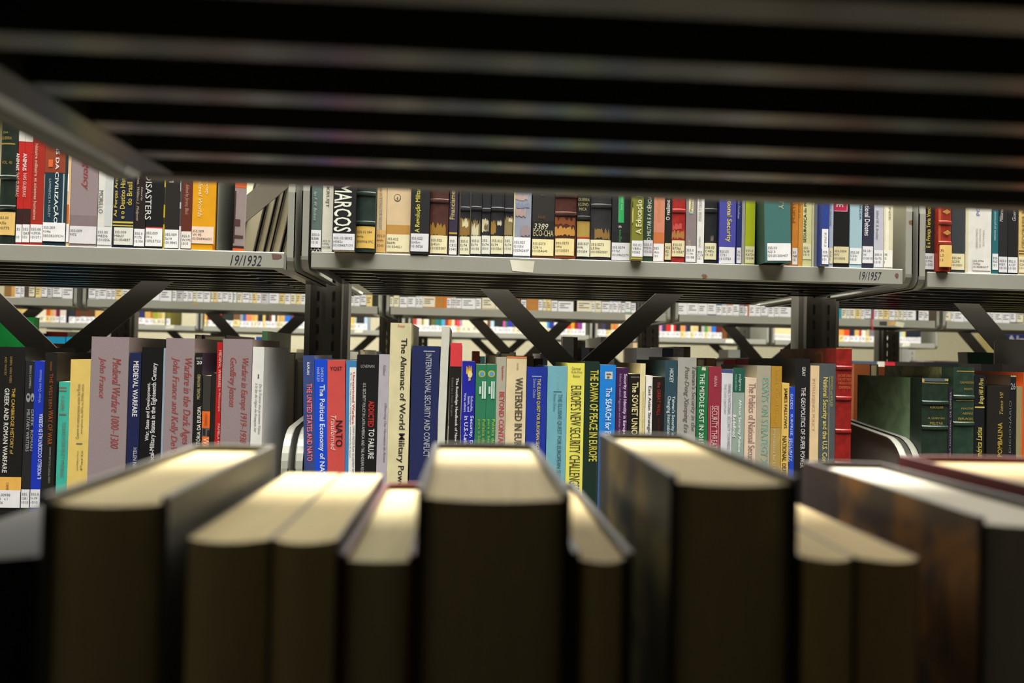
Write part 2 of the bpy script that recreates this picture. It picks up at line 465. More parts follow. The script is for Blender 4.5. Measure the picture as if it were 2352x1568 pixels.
def build_shelving():
    g = 'shelves of the row in focus'
    shelf('grey ribbed shelf marked 19/1932, its books ending in a leaning sepia volume', *A_L, YA, YM-.009, ZU_L, g, lip_extra=num_1932)
    def kids(r):
        paper_tag(r, [(1171, 597), (1228, 600), (1224, 626), (1177, 622)], YA, 'd9d6c4')
    shelf('grey ribbed shelf with paper tag, its books standing over a V of crossed braces', *A_M, YA, YM-.009, ZU, g, lip_extra=num_1957, children=kids)
    shelf('grey ribbed shelf carrying a red leather volume with gold diamonds', *A_R, YA, YM-.009, ZU_R, g)
    shelf('grey lower shelf holding three mauve warfare volumes', *A_L, YA, YM-.009, ZL, g)
    shelf('grey lower shelf between the two slotted posts, full of security books', *A_M, YA, YM-.009, ZL, g)
    shelf('grey lower shelf holding the big green leather volumes', *A_R, YA, YM-.009, ZL, g)
    g = 'shelves on the far side of the row in focus'
    for nm, b, zu in (('behind the leaning sepia volume', A_L, ZU_L), ('behind the V of crossed braces', A_M, ZU), ('behind the red diamond volume', A_R, ZU_R)):
        shelf('grey ribbed shelf back to back with another, '+nm, *b, YA+UD, YM+.009, zu+.009, g)
        shelf('grey lower far-side shelf, below the one '+nm, *b, YA+UD, YM+.009, ZL, g)
    # posts and braces of that row
    Yp = YA+.272
    px = [X(750, 720, Yp+.01)-.93, X(750, 720, Yp+.01), X(1881, 720, Yp+.01), X(1881, 720, Yp+.01)+.93]
    br = [ext(pxz(1124, 652, YM), pxz(1288, 825, YM), 1.55, .6), ext(pxz(1545, 668, YM), pxz(1376, 822, YM), 1.35, .7),
          ext(pxz(0, 707, YM), pxz(88, 792, YM), 4.0, 1.6), ext(pxz(374, 637, YM), pxz(187, 790, YM), 1.75, .45),
          ext(pxz(2212, 687, YM), pxz(2293, 781, YM), 3.5, 1.0)]
    frame('black slotted posts and crossed braces carrying the shelves in focus', px, Yp, Yp+.045, CZ+.62, br, yb=YM)
    # second row
    YBm = YB+UD/2; Yp = YB+.272
    g = 'shelves of the second row'
    bays = [(X(175, 690, YB)-.905, X(178, 690, YB)), (X(189, 690, YB), X(878, 710, YB)), (X(886, 710, YB), X(1540, 730, YB)), (X(1550, 730, YB), X(2158, 745, YB)), (X(2164, 745, YB), X(2164, 745, YB)+.905)]
    nm = ['long grey shelf of the second row behind the green folder', 'long grey shelf of the second row behind the mauve volumes', 'long grey shelf of the second row seen through the V of crossed braces',
          'long grey shelf of the second row with a red ribbon hanging over it', 'long grey shelf of the second row near the blue wall sign']
    tags = [None, lambda r: paper_tag(r, [(442, 695), (453, 695), (453, 699), (443, 699)], YB, 'b5a050'), lambda r: paper_tag(r, [(1436, 722), (1462, 724), (1462, 735), (1437, 735)], YB, 'd9d6c4'),
            lambda r: (paper_tag(r, [(2039, 738), (2058, 738), (2056, 747), (2039, 747)], YB, 'c9a05a'), paper_tag(r, [(2057, 738), (2078, 741), (2074, 752), (2056, 748)], YB, 'd0d0b4'), paper_tag(r, [(2020, 738), (2037, 738), (2037, 748), (2020, 747)], YB, '3a3a38', 'printed_tag')), None]
    for (a, b), n, t in zip(bays, nm, tags):
        shelf(n, a+.0135, b-.0135, YB, YBm-.009, ZBU, g, children=t)
        shelf(n.replace('long grey shelf of the second row', 'far-side grey shelf of the second row'), a+.0135, b-.0135, YB+UD, YBm+.009, ZBU+.018, 'shelves on the far side of the second row')
    for (a, b), n in zip(bays[:4], ('green folder', 'mauve hardbacks', 'V of braces', 'red leather volume')):
        shelf('grey lower shelf of the second row hidden behind the '+n, a+.0135, b-.0135, YB, YBm-.009, ZBL, 'lower shelves of the second row')
    xs = [X(c, 740, Yp+.01) for c in (282, 897, 1490, 2043)]
    br = [ext(pxz(1090, 732, YBm), pxz(1162, 808, YBm), 1.9, .7), ext(pxz(1303, 735, YBm), pxz(1221, 815, YBm), 1.6, .6),
          ext(pxz(1670, 746, YBm), pxz(1733, 818, YBm), 1.9, .6), ext(pxz(1850, 772, YBm), pxz(1795, 818, YBm), 2.9, .6),
          ext(pxz(483, 715, YBm), pxz(540, 778, YBm), 2.2, 1.2), ext(pxz(690, 730, YBm), pxz(655, 762, YBm), 3.9, 2.0),
          ext(pxz(2212, 760, YBm), pxz(2250, 805, YBm), 3, 1.5), ext(pxz(95, 700, YBm), pxz(55, 735, YBm), 3, 2)]
    frame('brown-black slotted posts and braces of the second row', xs, Yp, Yp+.045, CZ+.62, br, yb=YBm)
    # third row
    YCm = YC+UD/2; Yp = YC+.272
    g = 'shelves of the third row'
    bays = [(X(452, 750, YC)-.905, X(455, 750, YC)), (X(460, 750, YC), X(930, 765, YC)), (X(937, 765, YC), X(1360, 775, YC)), (X(1367, 775, YC), X(1766, 785, YC)), (X(1774, 785, YC), X(2154, 795, YC))]
    nm = ['grey shelf of the third row behind the green folder, ending in an empty stretch', 'grey shelf of the third row with bright paperbacks left of the tall almanac', 'grey shelf of the third row with many cream spines',
          'grey shelf of the third row with red and blue books and a bare grey end', 'grey shelf of the third row at its open end by the wall']
    tags = [lambda r: paper_tag(r, [(381, 747), (400, 746), (399, 754), (380, 755)], YC, 'c0bfae'), None, None, lambda r: paper_tag(r, [(1668, 779), (1687, 779), (1684, 788), (1666, 787)], YC, 'd9d6c4'), lambda r: paper_tag(r, [(2074, 788), (2091, 786), (2089, 795), (2072, 796)], YC, 'd9d6c4')]
    tags[1] = lambda r: paper_tag(r, [(816, 757), (835, 757), (832, 764), (813, 764)], YC, 'd9d6c4')
    for (a, b), n, t in zip(bays, nm, tags):
        shelf(n, a+.0135, b-.0135, YC, YCm-.009, ZCU, g, children=t)
        shelf(n.replace('grey shelf of the third row', 'far-side grey shelf of the third row').replace(', ending in an empty stretch', '').replace(' and a bare grey end', ''), a+.0135, b-.0135, YC+UD, YCm+.009, ZCU, 'shelves on the far side of the third row')
    xs = [X(c, 790, Yp+.01) for c in (500, 965, 1340, 1714)]
    br = [ext(pxz(1092, 780, YCm), pxz(1125, 812, YCm), 1.5, 1), ext(pxz(1195, 785, YCm), pxz(1165, 812, YCm), 1.5, 1),
          ext(pxz(1362, 785, YCm), pxz(1392, 812, YCm), 1.5, 1), ext(pxz(1640, 793, YCm), pxz(1672, 822, YCm), 1.5, 1),
          ext(pxz(848, 780, YCm), pxz(826, 800, YCm), 2.5, 1), ext(pxz(400, 768, YCm), pxz(432, 800, YCm), 1.5, 1)]
    frame('black slotted posts and thin braces of the third row', xs, Yp, Yp+.045, CZ+.4, br, yb=YCm)
    frame('pale grey slotted post at the open end of the third row', [X(2088, 800, YC+UD+.03)], YC+UD+.02, YC+UD+.065, ZCU+.1, [], m=mat('a9a9a2', .45, 'metal'))
    # near row
    x0 = X(288, 412, .48)
    shelf('dark ribbed underside of the shelf overhead, its end rail slanting away', x0+.0135, x0+.95, .48, .0, ZN+.0245, None, ph=.185, dm=NEAR_DECK_SHADED, m=mat('4a473f', .4, 'metal'), notch=False, flat=.011)
    shelf('dark ribbed shelf overhead on this side of the near row, unseen, added to block light', x0+.0135, x0+.95, -.60, -.02, ZN+.0245, None, ph=.185, dm=NEAR_DECK_SHADED, m=mat('4a473f', .4, 'metal'), notch=False, flat=.011)  # unseen, stretched back over the camera to keep light off the page edges
    shelf('next dark shelf overhead in the near row, added outside the picture to block light', x0+.98, x0+1.9, .48, .0, ZN+.0245, None, dm=NEAR_DECK_SHADED, m=mat('4a473f', .4, 'metal'), notch=False, flat=.011)  # this bay and its near half are unseen, added to stop light from one side
    shelf('dark shelf overhead beyond it on this side, added outside the picture to block light', x0+.98, x0+1.9, -.60, -.02, ZN+.0245, None, dm=NEAR_DECK_SHADED, m=mat('4a473f', .4, 'metal'), notch=False, flat=.011)
    shelf('higher dark shelf of the neighbouring near bay, added outside the picture to block light', x0-.95, x0-.03, .48, .0, ZN+.15, None, dm=NEAR_DECK_SHADED, m=mat('4a473f', .4, 'metal'), notch=False, flat=.011)  # unseen pair of higher shelves, added to stop light from the other side
    shelf('higher dark shelf of the neighbouring near bay on this side, added outside the picture to block light', x0-.95, x0-.03, -.60, -.02, ZN+.15, None, dm=NEAR_DECK_SHADED, m=mat('4a473f', .4, 'metal'), notch=False, flat=.011)
    shelf('grey shelf under the blurred books with their page edges towards us', x0-.35, x0+.95, .48, .17, ZNL, None, panels=False, notch=False, flat=.011)

# ================================================================== books of the row in focus
# each entry: (x0, x1, top, colour, label, options); x, y are read off the photograph on the plane of the spines
def row(Y, zb, yref, data, group, prefix='355.0'):
    out = []; last = -9
    for e in data:
        x0, x1, top, col, label = e[:5]
        o = e[5] if len(e) > 5 else {}
        Ys = Y+.0045-o.get('out', 0)
        ry = yref if top is None or yref > 700 and top is None else (yref if yref < 700 else top)
        a, b = X(x0, ry, Ys), X(x1, ry, Ys)
        a = max(a, last+.0002)
        if b-a < .002: b = a+.002
        lean = o.get('lean', 0)
        last = b if not lean else b
        h = (P((x0+x1)/2, top, Ys).z - zb) if top else o.get('h', random.uniform(.205, .235))
        xc, wd = (a+b)/2, b-a
        ang = 0.0
        if lean:                      # lean: how far the top is shifted, in pixels
            sh = lean/FPX*Ys; ang = math.atan2(sh, h)
            xc = xc-sh if o.get('reftop', yref > 700) else xc
        ca, sa = math.cos(-ang), math.sin(-ang)
        def loc(x, y):
            p = P(x, y, Ys); u, v = p.x-xc, p.z-zb
            return (u*math.cos(ang)-v*math.sin(ang), u*math.sin(ang)+v*math.cos(ang))
        def bx(x0_, x1_, y0_, y1_):
            cx, cy = (x0_+x1_)/2, (y0_+y1_)/2
            (u0, _), (u1, _) = loc(x0_, cy), loc(x1_, cy); (_, v1), (_, v0) = loc(cx, y0_), loc(cx, y1_)
            return u0, u1, v0, v1
        hard = o.get('hard', 0)
        texts = []
        for t in o.get('t', ()):
            u0, u1, v0, v1 = bx(*t[3:7])
            texts.append((t[0], t[1], t[2], u0, u1, v0, v1, t[7] if len(t) > 7 else 'b'))
        pats = []
        for p in o.get('p', ()):
            u0, u1, v0, v1 = bx(*p[1:5])
            pats.append((p[0], u0, u1, v0, v1)+((('o',) if p[5] == 'o' else (.006,)) if len(p) > 5 else ()))
        lab = None
        L = o.get('lab')
        if L:
            lc, y0, y1 = L[0], L[1], L[2]
            lx0, lx1 = (L[4], L[5]) if len(L) > 5 else (x0, x1)
            u0, u1, v0, v1 = bx(lx0, lx1, y0, y1)
            v0 = max(v0, .0006)
            if len(L) < 6: u0, u1 = -wd/2, wd/2
            nmax = max(1, int((u1-u0-.0012)/.00245))
            lines = [s[:nmax] for s in (L[3] if len(L) > 3 else (prefix+random.choice(('22', '3', '09')), random.choice('BCDEKMS')+str(random.randint(100, 990)), '1010'+str(random.randint(10000, 99999))))]
            lab = (lc, u0, u1, v0, v1, lines)
        bands = [loc((x0+x1)/2, y)[1] for y in o.get('bands', ())]
        out.append(dict(name=o.get('name', 'book'), label=label, loc=(xc, Ys, zb+(.0004 if not lean else .001)), wd=wd, h=h, dep=o.get('dep', random.uniform(.14, .165)), col=col, kind=o.get('kind', 'cloth' if hard == 1 else 'paper'),
                   hard=bool(hard), bulge=o.get('bulge', min(.004, wd*.12) if bands else 0), rough=o.get('rough', .42), texts=texts, patches=pats, bands=bands, lab=lab, side=o.get('side'),
                   pages=o.get('pages', 'd9cba4'), lean=ang, group=group, rot=o.get('turn', 0.0)))
    return out
W_, Y_, T_ = 'e4e4e6', 'e6d8a8', 'e3b660'
G_ = '9a8038'      # gold print
UL = [
 (-4, 34, None, '16241c', 'dark green leather volume with gold rules and a tan call label', dict(hard=1, kind='leather', bands=(408, 477), lab=('d9b568', 488, 541, ('355.00', 'A35a', '305772')), p=((G_, 0, 36, 330, 333),), t=(('VOL. 40', 'h', G_, 6, 30, 371, 378, 's'), ('DA', 'h', G_, 10, 22, 303, 308, 's'), ('GUERRA', 'h', G_, 5, 30, 315, 322, 's')))),
 (35.5, 50, None, 'b3241f', 'first of two red paperbacks titled Animais nas Guerras, next to the green leather volume', dict(h=.155, p=(('cfcbc4', 30, 60, 300, 325), ('2e1512', 30, 60, 480, 520)), t=(('ANIMAIS', 'd', 'e8d8d4', 37, 45, 352, 392, 'b'), ('NAS GUERRAS', 'd', 'd8b8b0', 37, 44, 397, 452, 'r')), lab=(W_, 516, 557, ('355.', 'G63', '1010')))),
 (50.5, 68, None, 'b3241f', 'second of two red paperbacks titled Animais nas Guerras, next to the brick-red volume', dict(h=.155, p=(('cfcbc4', 48, 78, 302, 326), ('2e1512', 48, 78, 480, 520)), t=(('ANIMAIS', 'd', 'e8d8d4', 53, 62, 353, 393, 'b'), ('NAS GUERRAS', 'd', 'd8b8b0', 53, 61, 398, 453, 'r')), lab=(W_, 516, 557, ('355.0', 'G63b', '10105')))),
 (68.5, 97, None, '9c2a1d', 'brick-red paperback on military history and human sciences', dict(t=(('histoire militaire et sciences humaines', 'd', 'd9a79a', 79, 86, 330, 505, 'R'),), lab=(W_, 516, 557, ('355.009', 'H393h', '1010710')))),
 (97.5, 150, None, '1c3440', 'thick navy and rust paperback ending in the words da Civilização', dict(p=(('8a3a1e', 96, 152, 280, 397), ('9fb0b4', 99, 102, 400, 515), ('9fb0b4', 144, 147, 400, 515), ('d0602a', 112, 122, 367, 384)), t=(('ORIGENS DA CIVILIZAÇÃO', 'd', 'dfe6e6', 126, 138, 275, 514, 'b'), ('LAWRENCE H. KEELEY', 'd', '9fb4ba', 112, 117, 411, 500, 'r')), lab=(W_, 512, 555, ('355.009', 'K246g', '585583/IFCH')))),
 (151, 158, None, 'd8b890', 'thin white and orange paperback between the navy and the mauve volumes', dict(p=(('f0ece4', 151, 158, 400, 440), ('b4601e', 151, 158, 470, 515)), lab=(W_, 515, 556, ('',)))),
 (159, 221, None, '8f8083', 'broad mauve volume with the end of a red italic title on the upper shelf', dict(hard=1, t=(('Insurgency', 'd', '9c3535', 188, 208, 320, 436, 'i'),), p=(('7d6f71', 158, 223, 495, 520),), lab=('d3d1d4', 520, 560, ('355.009', 'M72', '1010847144/IFCH')))),
 (222.5, 256, None, 'd2d2cc', 'white paperback with one short black name and a pale grey edge', dict(p=(('bfc3c4', 241, 257, 400, 520),), t=(('MORILLO', 'd', '44464a', 227, 237, 438, 490, 's'),), lab=('d8d8d8', 523, 563, ('355.00', 'M825b', '10105569')))),
 (257.5, 306, None, '181c30', 'navy volume on the armed forces of Brazil in yellow letters', dict(hard=1, t=(('As Forças Armadas', 'u', 'c3b24a', 263, 272, 380, 499, 'R'), ('e o Destino Histórico', 'u', 'c3b24a', 277, 288, 380, 503, 'R'), ('do Brasil', 'u', 'c3b24a', 292, 304, 418, 472, 'R')), p=(('c3b24a', 258, 306, 509, 513), ('c3b24a', 258, 306, 517, 520)), lab=('d6d6cc', 523, 563, ('355.009', 'M865f', '101054897'), 262, 306))),
 (307, 332, None, '221a19', 'dark brown paperback edited by two authors, beside the navy Brazilian volume', dict(t=(('Edited by', 'd', 'b9ac9c', 323, 328, 430, 462, 'i'), ('Hughes, William J. Philpott', 'd', 'b9ac9c', 313, 320, 390, 508, 'i')), lab=(W_, 526, 566, ('355.009', 'P175', '1010642')))),
 (333.5, 373, None, '111214', 'black volume lettered Disasters above a thin red line', dict(hard=1, t=(('MILITARY DISASTERS', 'd', 'd4d4d0', 336, 350, 300, 505, 'r'),), p=(('c23a34', 334, 375, 522, 525),), lab=(W_, 525, 566, ('355.009', 'D61g', '10925752/IF')))),
 (373.5, 376.5, None, 'b3a01c', 'very thin yellow and black spine beside the Disasters volume', dict(p=(('1a1a16', 372, 380, 430, 470), ('1a1a16', 372, 380, 500, 515)))),
 (377, 410, None, '24211f', 'charcoal hardback with a single large white letter above its label', dict(hard=1, t=(('REFORM', 'd', 'c9c9c4', 390, 401, 330, 421, 'r'),), lab=(W_, 528, 570, ('355.009', 'Sa14', '10108450')))),
 (410.5, 415, None, '4a4244', 'thin black and white patterned paperback by the brown volume', dict(p=(('c9c4c6', 410, 416, 405, 440), ('b9b4b6', 410, 416, 465, 480), ('c9c4c6', 410, 416, 520, 574)))),
 (415.5, 439, None, '5e2a1c', 'red-brown paperback with pale italic editor line', dict(t=(('Edited by Jeremy Black', 'd', 'b58f80', 424, 434, 425, 494, 'i'),), lab=('e0dcd6', 532, 571, ('355.0', 'W195', '1010'), 412, 439))),
 (439.5, 493, None, 'd99a12', 'bright yellow volume on medieval society and worlds', dict(t=(('Society in Medieval Worlds', 'd', 'f0e2b4', 454, 466, 340, 499, 'i'), ('War and Society', 'd', 'f0e2b4', 471, 481, 370, 448, 'i')), p=(('b25c10', 488, 494, 563, 575),), lab=('e8cdb8', 521, 560, ('355.009', 'W195', '1010684660/IF'), 440, 491))),
 (535, 560, None, '8e807e', 'sepia picture paperback with orange ends, alone before the empty stretch of shelf', dict(h=.19, lean=4, reftop=0, dep=.085, turn=.27, p=(('c8541c', 520, 570, 395, 432), ('3a1f22', 535, 541, 440, 560), ('4a2a2c', 540, 552, 505, 520), ('4a2a2c', 538, 558, 542, 548), ('2a1416', 530, 564, 566, 572), ('c8541c', 530, 564, 572, 580)))),
]
UM = [
 (713, 737, None, '5f716c', 'grey-teal paperback with a black zigzag foot, at the end panel', dict(t=(('Ian F. W. Beckett', 'd', 'aebdb8', 721, 728, 440, 507, 'i'),), p=(('22221f', 713, 738, 569, 578),)+tuple(('c9c9c4', 714+4*k, 716+4*k, 570+(k % 2)*3, 575+(k % 2)*3) for k in range(6)), lab=(W_, 529, 569, ('355.0', 'B388', '1010')))),
 (738, 762, None, 'dcd9ca', 'cream-white paperback beside the black volume with huge white capitals', dict(t=(('DIRK KRUIJT', 'd', '55524a', 748, 757, 390, 477, 'r'),), lab=('dcd9ca', 545, 578, ('355.021', 'K939g', '101083')))),
 (763, 814, None, '1b1c1e', 'black volume with huge white capitals, jutting over the shelf lip', dict(out=.022, t=(('R MARCOS', 'd', 'dfe2d4', 768, 808, 400, 533, 'b'),), lab=('d6d6de', 537, 577, ('355.0218092', 'H382s', '1010845717/IFC')))),
 (815, 860, None, '20302a', 'dark green leather volume with two raised bands and a yellow label', dict(out=.010, hard=1, kind='leather', bands=(446, 513), lab=('dbb458', 521, 571, ('355.02184', 'B643g', '300906/IFCH')))),
 (863, 885, None, 'd9bf92', 'narrow tan paperback with blue-grey author capitals, beside the emblem book', dict(t=(('LE PHÉNOMÈNE', 'u', '6a5a48', 872, 878, 395, 451, 'r'), ('GASTON BOUTHOUL', 'u', '7f8a96', 871, 878, 452, 530, 'r')), lab=('d9ab62', 529, 580, ('355.0', 'B669p', '3243')))),
 (886, 941, None, 'd3bb95', 'wide cream paperback with a small round emblem and a brown stain', dict(p=(('b98a45', 886, 942, 517, 541), ('51483c', 905, 921, 446, 463, 'o'), ('d3bb95', 906.5, 919.5, 447.5, 461.5, 'o'), ('6a5f50', 911, 915, 453, 460, 'o')), lab=('e4dcb4', 539, 579, ('355.022', 'B669t', '101054021'), 888, 940))),
 (942, 984, None, '202224', 'black volume titled A Revolução Militar in yellow', dict(hard=1, out=.006, t=(('A Revolução Militar e', 'u', 'c9c04e', 954, 967, 423, 535, 'R'),), lab=('d4d4da', 537, 578, ('355.022', 'St45m', '1010026')))),
 (985, 1028, None, '4a2a24', 'dark brown leather volume with an orange scrap above its cream label', dict(hard=1, kind='leather', bands=(462,), p=(('9a7426', 988, 1024, 511, 544, 1),), lab=('e2d9ae', 542, 583, ('355.022', 'St45m', '101055507'), 988, 1027))),
 (1030, 1049, None, '352b42', 'purple paperback titled Financiamento in gold', dict(t=(('Financiamento', 'u', 'b7a868', 1034, 1045, 420, 505, 'R'),), p=(('b39a28', 1030, 1050, 534, 538),), lab=('dfdfdc', 543, 585, ('355.0', 'C822', '1540')))),
 (1055, 1078, None, '26262a', 'first black leather volume of a set of five with worn tan scraps', dict(hard=1, kind='leather', bands=(480,), p=(('8a6a30', 1055, 1079, 500, 545, 1), ('d9cfa8', 1062, 1076, 499, 525, 1)), lab=('dcdabc', 544, 585, ('355.0', 'Ec74', '10105')))),
 (1080, 1104, None, '26262a', 'second black leather volume of a set of five with worn tan scraps', dict(hard=1, kind='leather', bands=(479,), p=(('7a6a40', 1081, 1103, 503, 546, 1), ('d0c8a4', 1083, 1099, 512, 544, 1)), lab=('dcdcc8', 543, 584, ('355.02', 'Ec74', '101056')))),
 (1105, 1125, None, '26262a', 'third black leather volume of a set of five with worn tan scraps', dict(hard=1, kind='leather', bands=(483,), p=(('cfc6a0', 1107, 1122, 502, 535, 1), ('6a5c3c', 1112, 1121, 512, 530, 1)), lab=('dcdcd0', 542, 584, ('355.0', 'Ec74', '1010')))),
 (1126, 1156, None, '26262a', 'fourth and thickest black leather volume of a set of five with worn tan scraps', dict(hard=1, kind='leather', bands=(481,), p=(('9a7434', 1126, 1139, 505, 540, 1), ('cfc8a8', 1142, 1152, 505, 520, 1)), lab=('dedab8', 543, 584, ('355.022', 'Ec74', '1010561')))),
 (1157, 1177, None, '26262a', 'fifth black leather volume of a set of five with worn tan scraps', dict(hard=1, kind='leather', bands=(483,), p=(('8a7a50', 1157, 1177, 496, 545, 1), ('ddd4b0', 1168, 1177, 500, 512, 1)), lab=('dcdcc4', 543, 584, ('355.0', 'Ec74', '1010')))),
 (1178, 1218, None, '9096a6', 'cloud-painted blue and pink paperback with a cream edge', dict(p=(('ded49a', 1178, 1183, 400, 546), ('b59c98', 1184, 1212, 445, 462, 1), ('8088a0', 1186, 1216, 465, 480, 1), ('b29a94', 1184, 1208, 478, 500, 1), ('9c8a8e', 1196, 1218, 515, 546, 1)), lab=('e9e9ef', 546, 588, ('355.023', 'G155d', '1025626/IFCH')))),
 (1221, 1272, None, '2c2a29', 'wide charcoal volume with white hand-lettered shelfmark 3389 ECO-CHA', dict(hard=1, kind='cloth', t=(('TION', 'd', '7a6038', 1243, 1251, 405, 450, 's'), ('Holt', 'h', '6a4a28', 1236, 1253, 495, 503, 'r'), ('3389', 'h', 'cfcdb4', 1225, 1259, 514, 528, 'n'), ('ECO-CHA', 'h', 'c4bd90', 1225, 1271, 529, 543, 's')), p=(('15140f', 1221, 1272, 508, 549), ('5a3422', 1221, 1272, 588, 594)), lab=('e6dba6', 550, 588, ('355.0273', 'C361e', '101054640'), 1222, 1271))),
 (1273, 1322, None, '4c2820', 'thick brown leather volume with two raised bands and orange wear', dict(hard=1, kind='leather', bands=(450, 492), p=(('8a4a1c', 1275, 1320, 498, 520, 1), ('c08a3c', 1273, 1320, 520, 545, 1), ('7a3a1a', 1273, 1322, 588, 595)), lab=('e4d398', 549, 588, ('355.0273', 'D84g', '10105531'), 1275, 1318))),
 (1324, 1354, None, '1f2022', 'narrow black leather volume with gold words on economic war', dict(hard=1, kind='leather', bands=(440, 501), t=(('GUERRA', 'h', 'a59c62', 1328, 1354, 456, 463, 's'), ('ECONO-', 'h', 'a59c62', 1328, 1353, 467, 474, 's'), ('MICA', 'h', 'a59c62', 1330, 1347, 478, 485, 's')), p=(('a88c42', 1324, 1354, 509, 549), ('a03a26', 1324, 1354, 545, 550)), lab=('dcdcc8', 550, 590, ('355.027', 'Ei68g', '101054')))),
 (1355, 1402, None, '2b2b2d', 'wide black leather volume with one raised band and a cream label', dict(hard=1, kind='leather', bands=(474,), p=(('8a6a34', 1365, 1400, 524, 552, 1),), lab=('e2dcb4', 552, 591, ('355.0273', 'L536e', '1010550507')))),
 (1404, 1446, None, '242527', 'black paperback with a bright green upright strip', dict(p=(('2ea45c', 1421, 1434, 400, 512), ('161617', 1404, 1446, 534, 560)), t=(('Serra, pesada, velhas', 'u', 'bfe0c8', 1426, 1431, 430, 483, 'i'), ('n', 'h', 'cfcfcf', 1421, 1427, 519, 524, 'b'), ('signos', 'u', '3f8f5c', 1420, 1428, 528, 556, 's')), lab=('dcdce0', 558, 598, ('355.0274', 'F776f', '1010962079')))),
 (1448, 1476, None, '77792e', 'olive paperback titled A Educação in cream letters', dict(out=.012, t=(('A Educação Ideo', 'u', 'd9d6a4', 1461, 1477, 425, 538, 'b'),), p=(('2a2a18', 1448, 1454, 460, 520, 1), ('c3b468', 1448, 1455, 475, 515, 1), ('b9a850', 1449, 1475, 591, 596)), lab=('dedee0', 553, 590, ('355.02', 'V885c', '10262')))),
 (1477, 1499, None, '2a4030', 'dark green paperback on the military and science in Brazil', dict(t=(('O MILITAR E A CIÊNCIA NO BRASIL', 'u', 'd8dcd4', 1485, 1496, 400, 553, 'r'),), lab=('d6d6dc', 552, 589, ('355.0', 'M595', '10105')))),
 (1500, 1525, None, 'c9836a', 'salmon-pink paperback with faint yellow letters', dict(t=(('SOCIETE INTERNATIONALE', 'u', 'd9a060', 1511, 1517, 430, 508, 'r'),), p=(('c06e3c', 1499, 1525, 534, 561),), lab=('e4e4e6', 560, 600, ('355', 'Am', '101'), 1498, 1524))),
 (1526, 1541, None, '1e1c1a', 'narrow black paperback titled O realismo in white', dict(t=(('O realismo de Go', 'u', 'd9d9d0', 1530, 1539, 430, 506, 'b'),), lab=('cfc79c', 559, 597, ('355', 'B2', '53')))),
 (1542, 1572, None, '9c2420', 'bright red leather volume with one raised band and gold wear', dict(hard=1, kind='leather', bands=(485,), p=(('a8743c', 1541, 1572, 528, 552, 1), ('c85048', 1545, 1565, 512, 530, 1)), lab=('ddd2a8', 553, 590, ('355.03', 'B736s', '1010557')))),
 (1574, 1598, None, '84787a', 'grey-mauve paperback with a small cream title strip', dict(p=(('e0d8ac', 1583, 1593, 400, 487), ('8fc0a4', 1583, 1592, 487, 491)), t=(('Pouvoir et droit', 'u', '4a463a', 1584, 1591, 420, 486, 'r'), ('que', 'u', 'c0b48c', 1581, 1588, 552, 565, 'r')), lab=('dedede', 565, 602, ('355.03', 'C136p', '10108')))),
 (1600, 1616, None, 'dadad6', 'slim white paperback with grey capitals beside the black banded volume', dict(t=(('PODER Y DESAPARICION', 'u', '9a9a96', 1605, 1612, 430, 508, 'r'), ('CALVEIRO', 'u', '9a9a96', 1605, 1609, 543, 570, 'r')), lab=('e0e0de', 570, 604, ('355.0', 'C196', '1010')))),
 (1617, 1645, None, '1d1e1f', 'black leather volume with one raised band and a tiny pale mark', dict(hard=1, kind='leather', bands=(484,), p=(('6a6460', 1631, 1638, 540, 557, 1),), lab=('d9d4b0', 559, 597, ('355.03', 'C485c', '10105')))),
 (1651, 1689, None, '4a4aa2', 'violet-blue volume titled National Security in yellow', dict(hard=1, t=(('and National Security', 'd', 'd9cc58', 1667, 1681, 415, 556, 'R'),), lab=('dadadf', 568, 606, ('355.03', 'C731', '1010753'), 1650, 1687))),
 (1691, 1702, None, '232a66', 'thin navy paperback with white italic title, beside the violet volume', dict(t=(('Sir Lawrence Freedman', 'd', 'aab0cc', 1695, 1700, 430, 503, 'i'),), lab=('dcdce0', 569, 605, ('35', 'F6', '10')))),
 (1703, 1710, None, '9a9a94', 'thin grey spine squeezed beside the lime-green volume', {}),
 (1711, 1733, None, 'aab81c', 'lime-green paperback with a cream label', dict(lab=('e0dcae', 566, 605, ('355.03', 'K672n', '10104')))),
 (1757, 1817, None, '3f6d6a', 'thick teal cloth volume with dark side, tilted out over the lip', dict(hard=1, out=.030, dep=.2, side=('16342c', '1c3c34'), lean=-10, reftop=0, t=(('SECURITY', 'd', 'b9bfa0', 1788, 1799, 400, 483, 'r'),), lab=('e6e6e8', 560, 600, ('355.03', 'N213', '101051500407'), 1762, 1818))),
 (1819, 1832, None, 'c9802e', 'first of two orange paperbacks beside the tilted teal volume', dict(t=(('PORTUGAL', 'u', '8a5a20', 1821, 1827, 430, 512, 'r'),), lab=('e4dedc', 570, 608, ('35', 'N8', '10')))),
 (1833, 1842, None, 'cf8f3c', 'second of two orange paperbacks beside the pale yellow volume', dict(t=(('O PORTUGAL', 'u', '9a6a2a', 1835, 1839, 430, 500, 'r'),))),
 (1843, 1863, None, 'd4d298', 'pale yellow paperback titled Segurança do Povo in black', dict(t=(('SEGURANÇA do POVO: de', 'u', '3a3a34', 1846, 1854, 428, 557, 'b'),), lab=('e2deb0', 560, 596, ('355.0', 'Sa38', '10105')))),
 (1864, 1869, None, 'cfc8a4', 'thin cream spine between the pale yellow and the grey volumes', {}),
 (1870, 1876, None, '7c8188', 'thin grey spine beside the blue volume with a white tag', {}),
 (1877, 1903, None, '2a3f8c', 'royal blue volume with a white tag above its jutting label', dict(out=.016, t=(('P.797.3', 'd', '8a8a8a', 1893, 1898, 535, 566, 's'),), p=(('e4e4e6', 1883, 1902, 526, 572),), lab=('e6e6ec', 569, 607, ('355.03', 'N42', '10107')))),
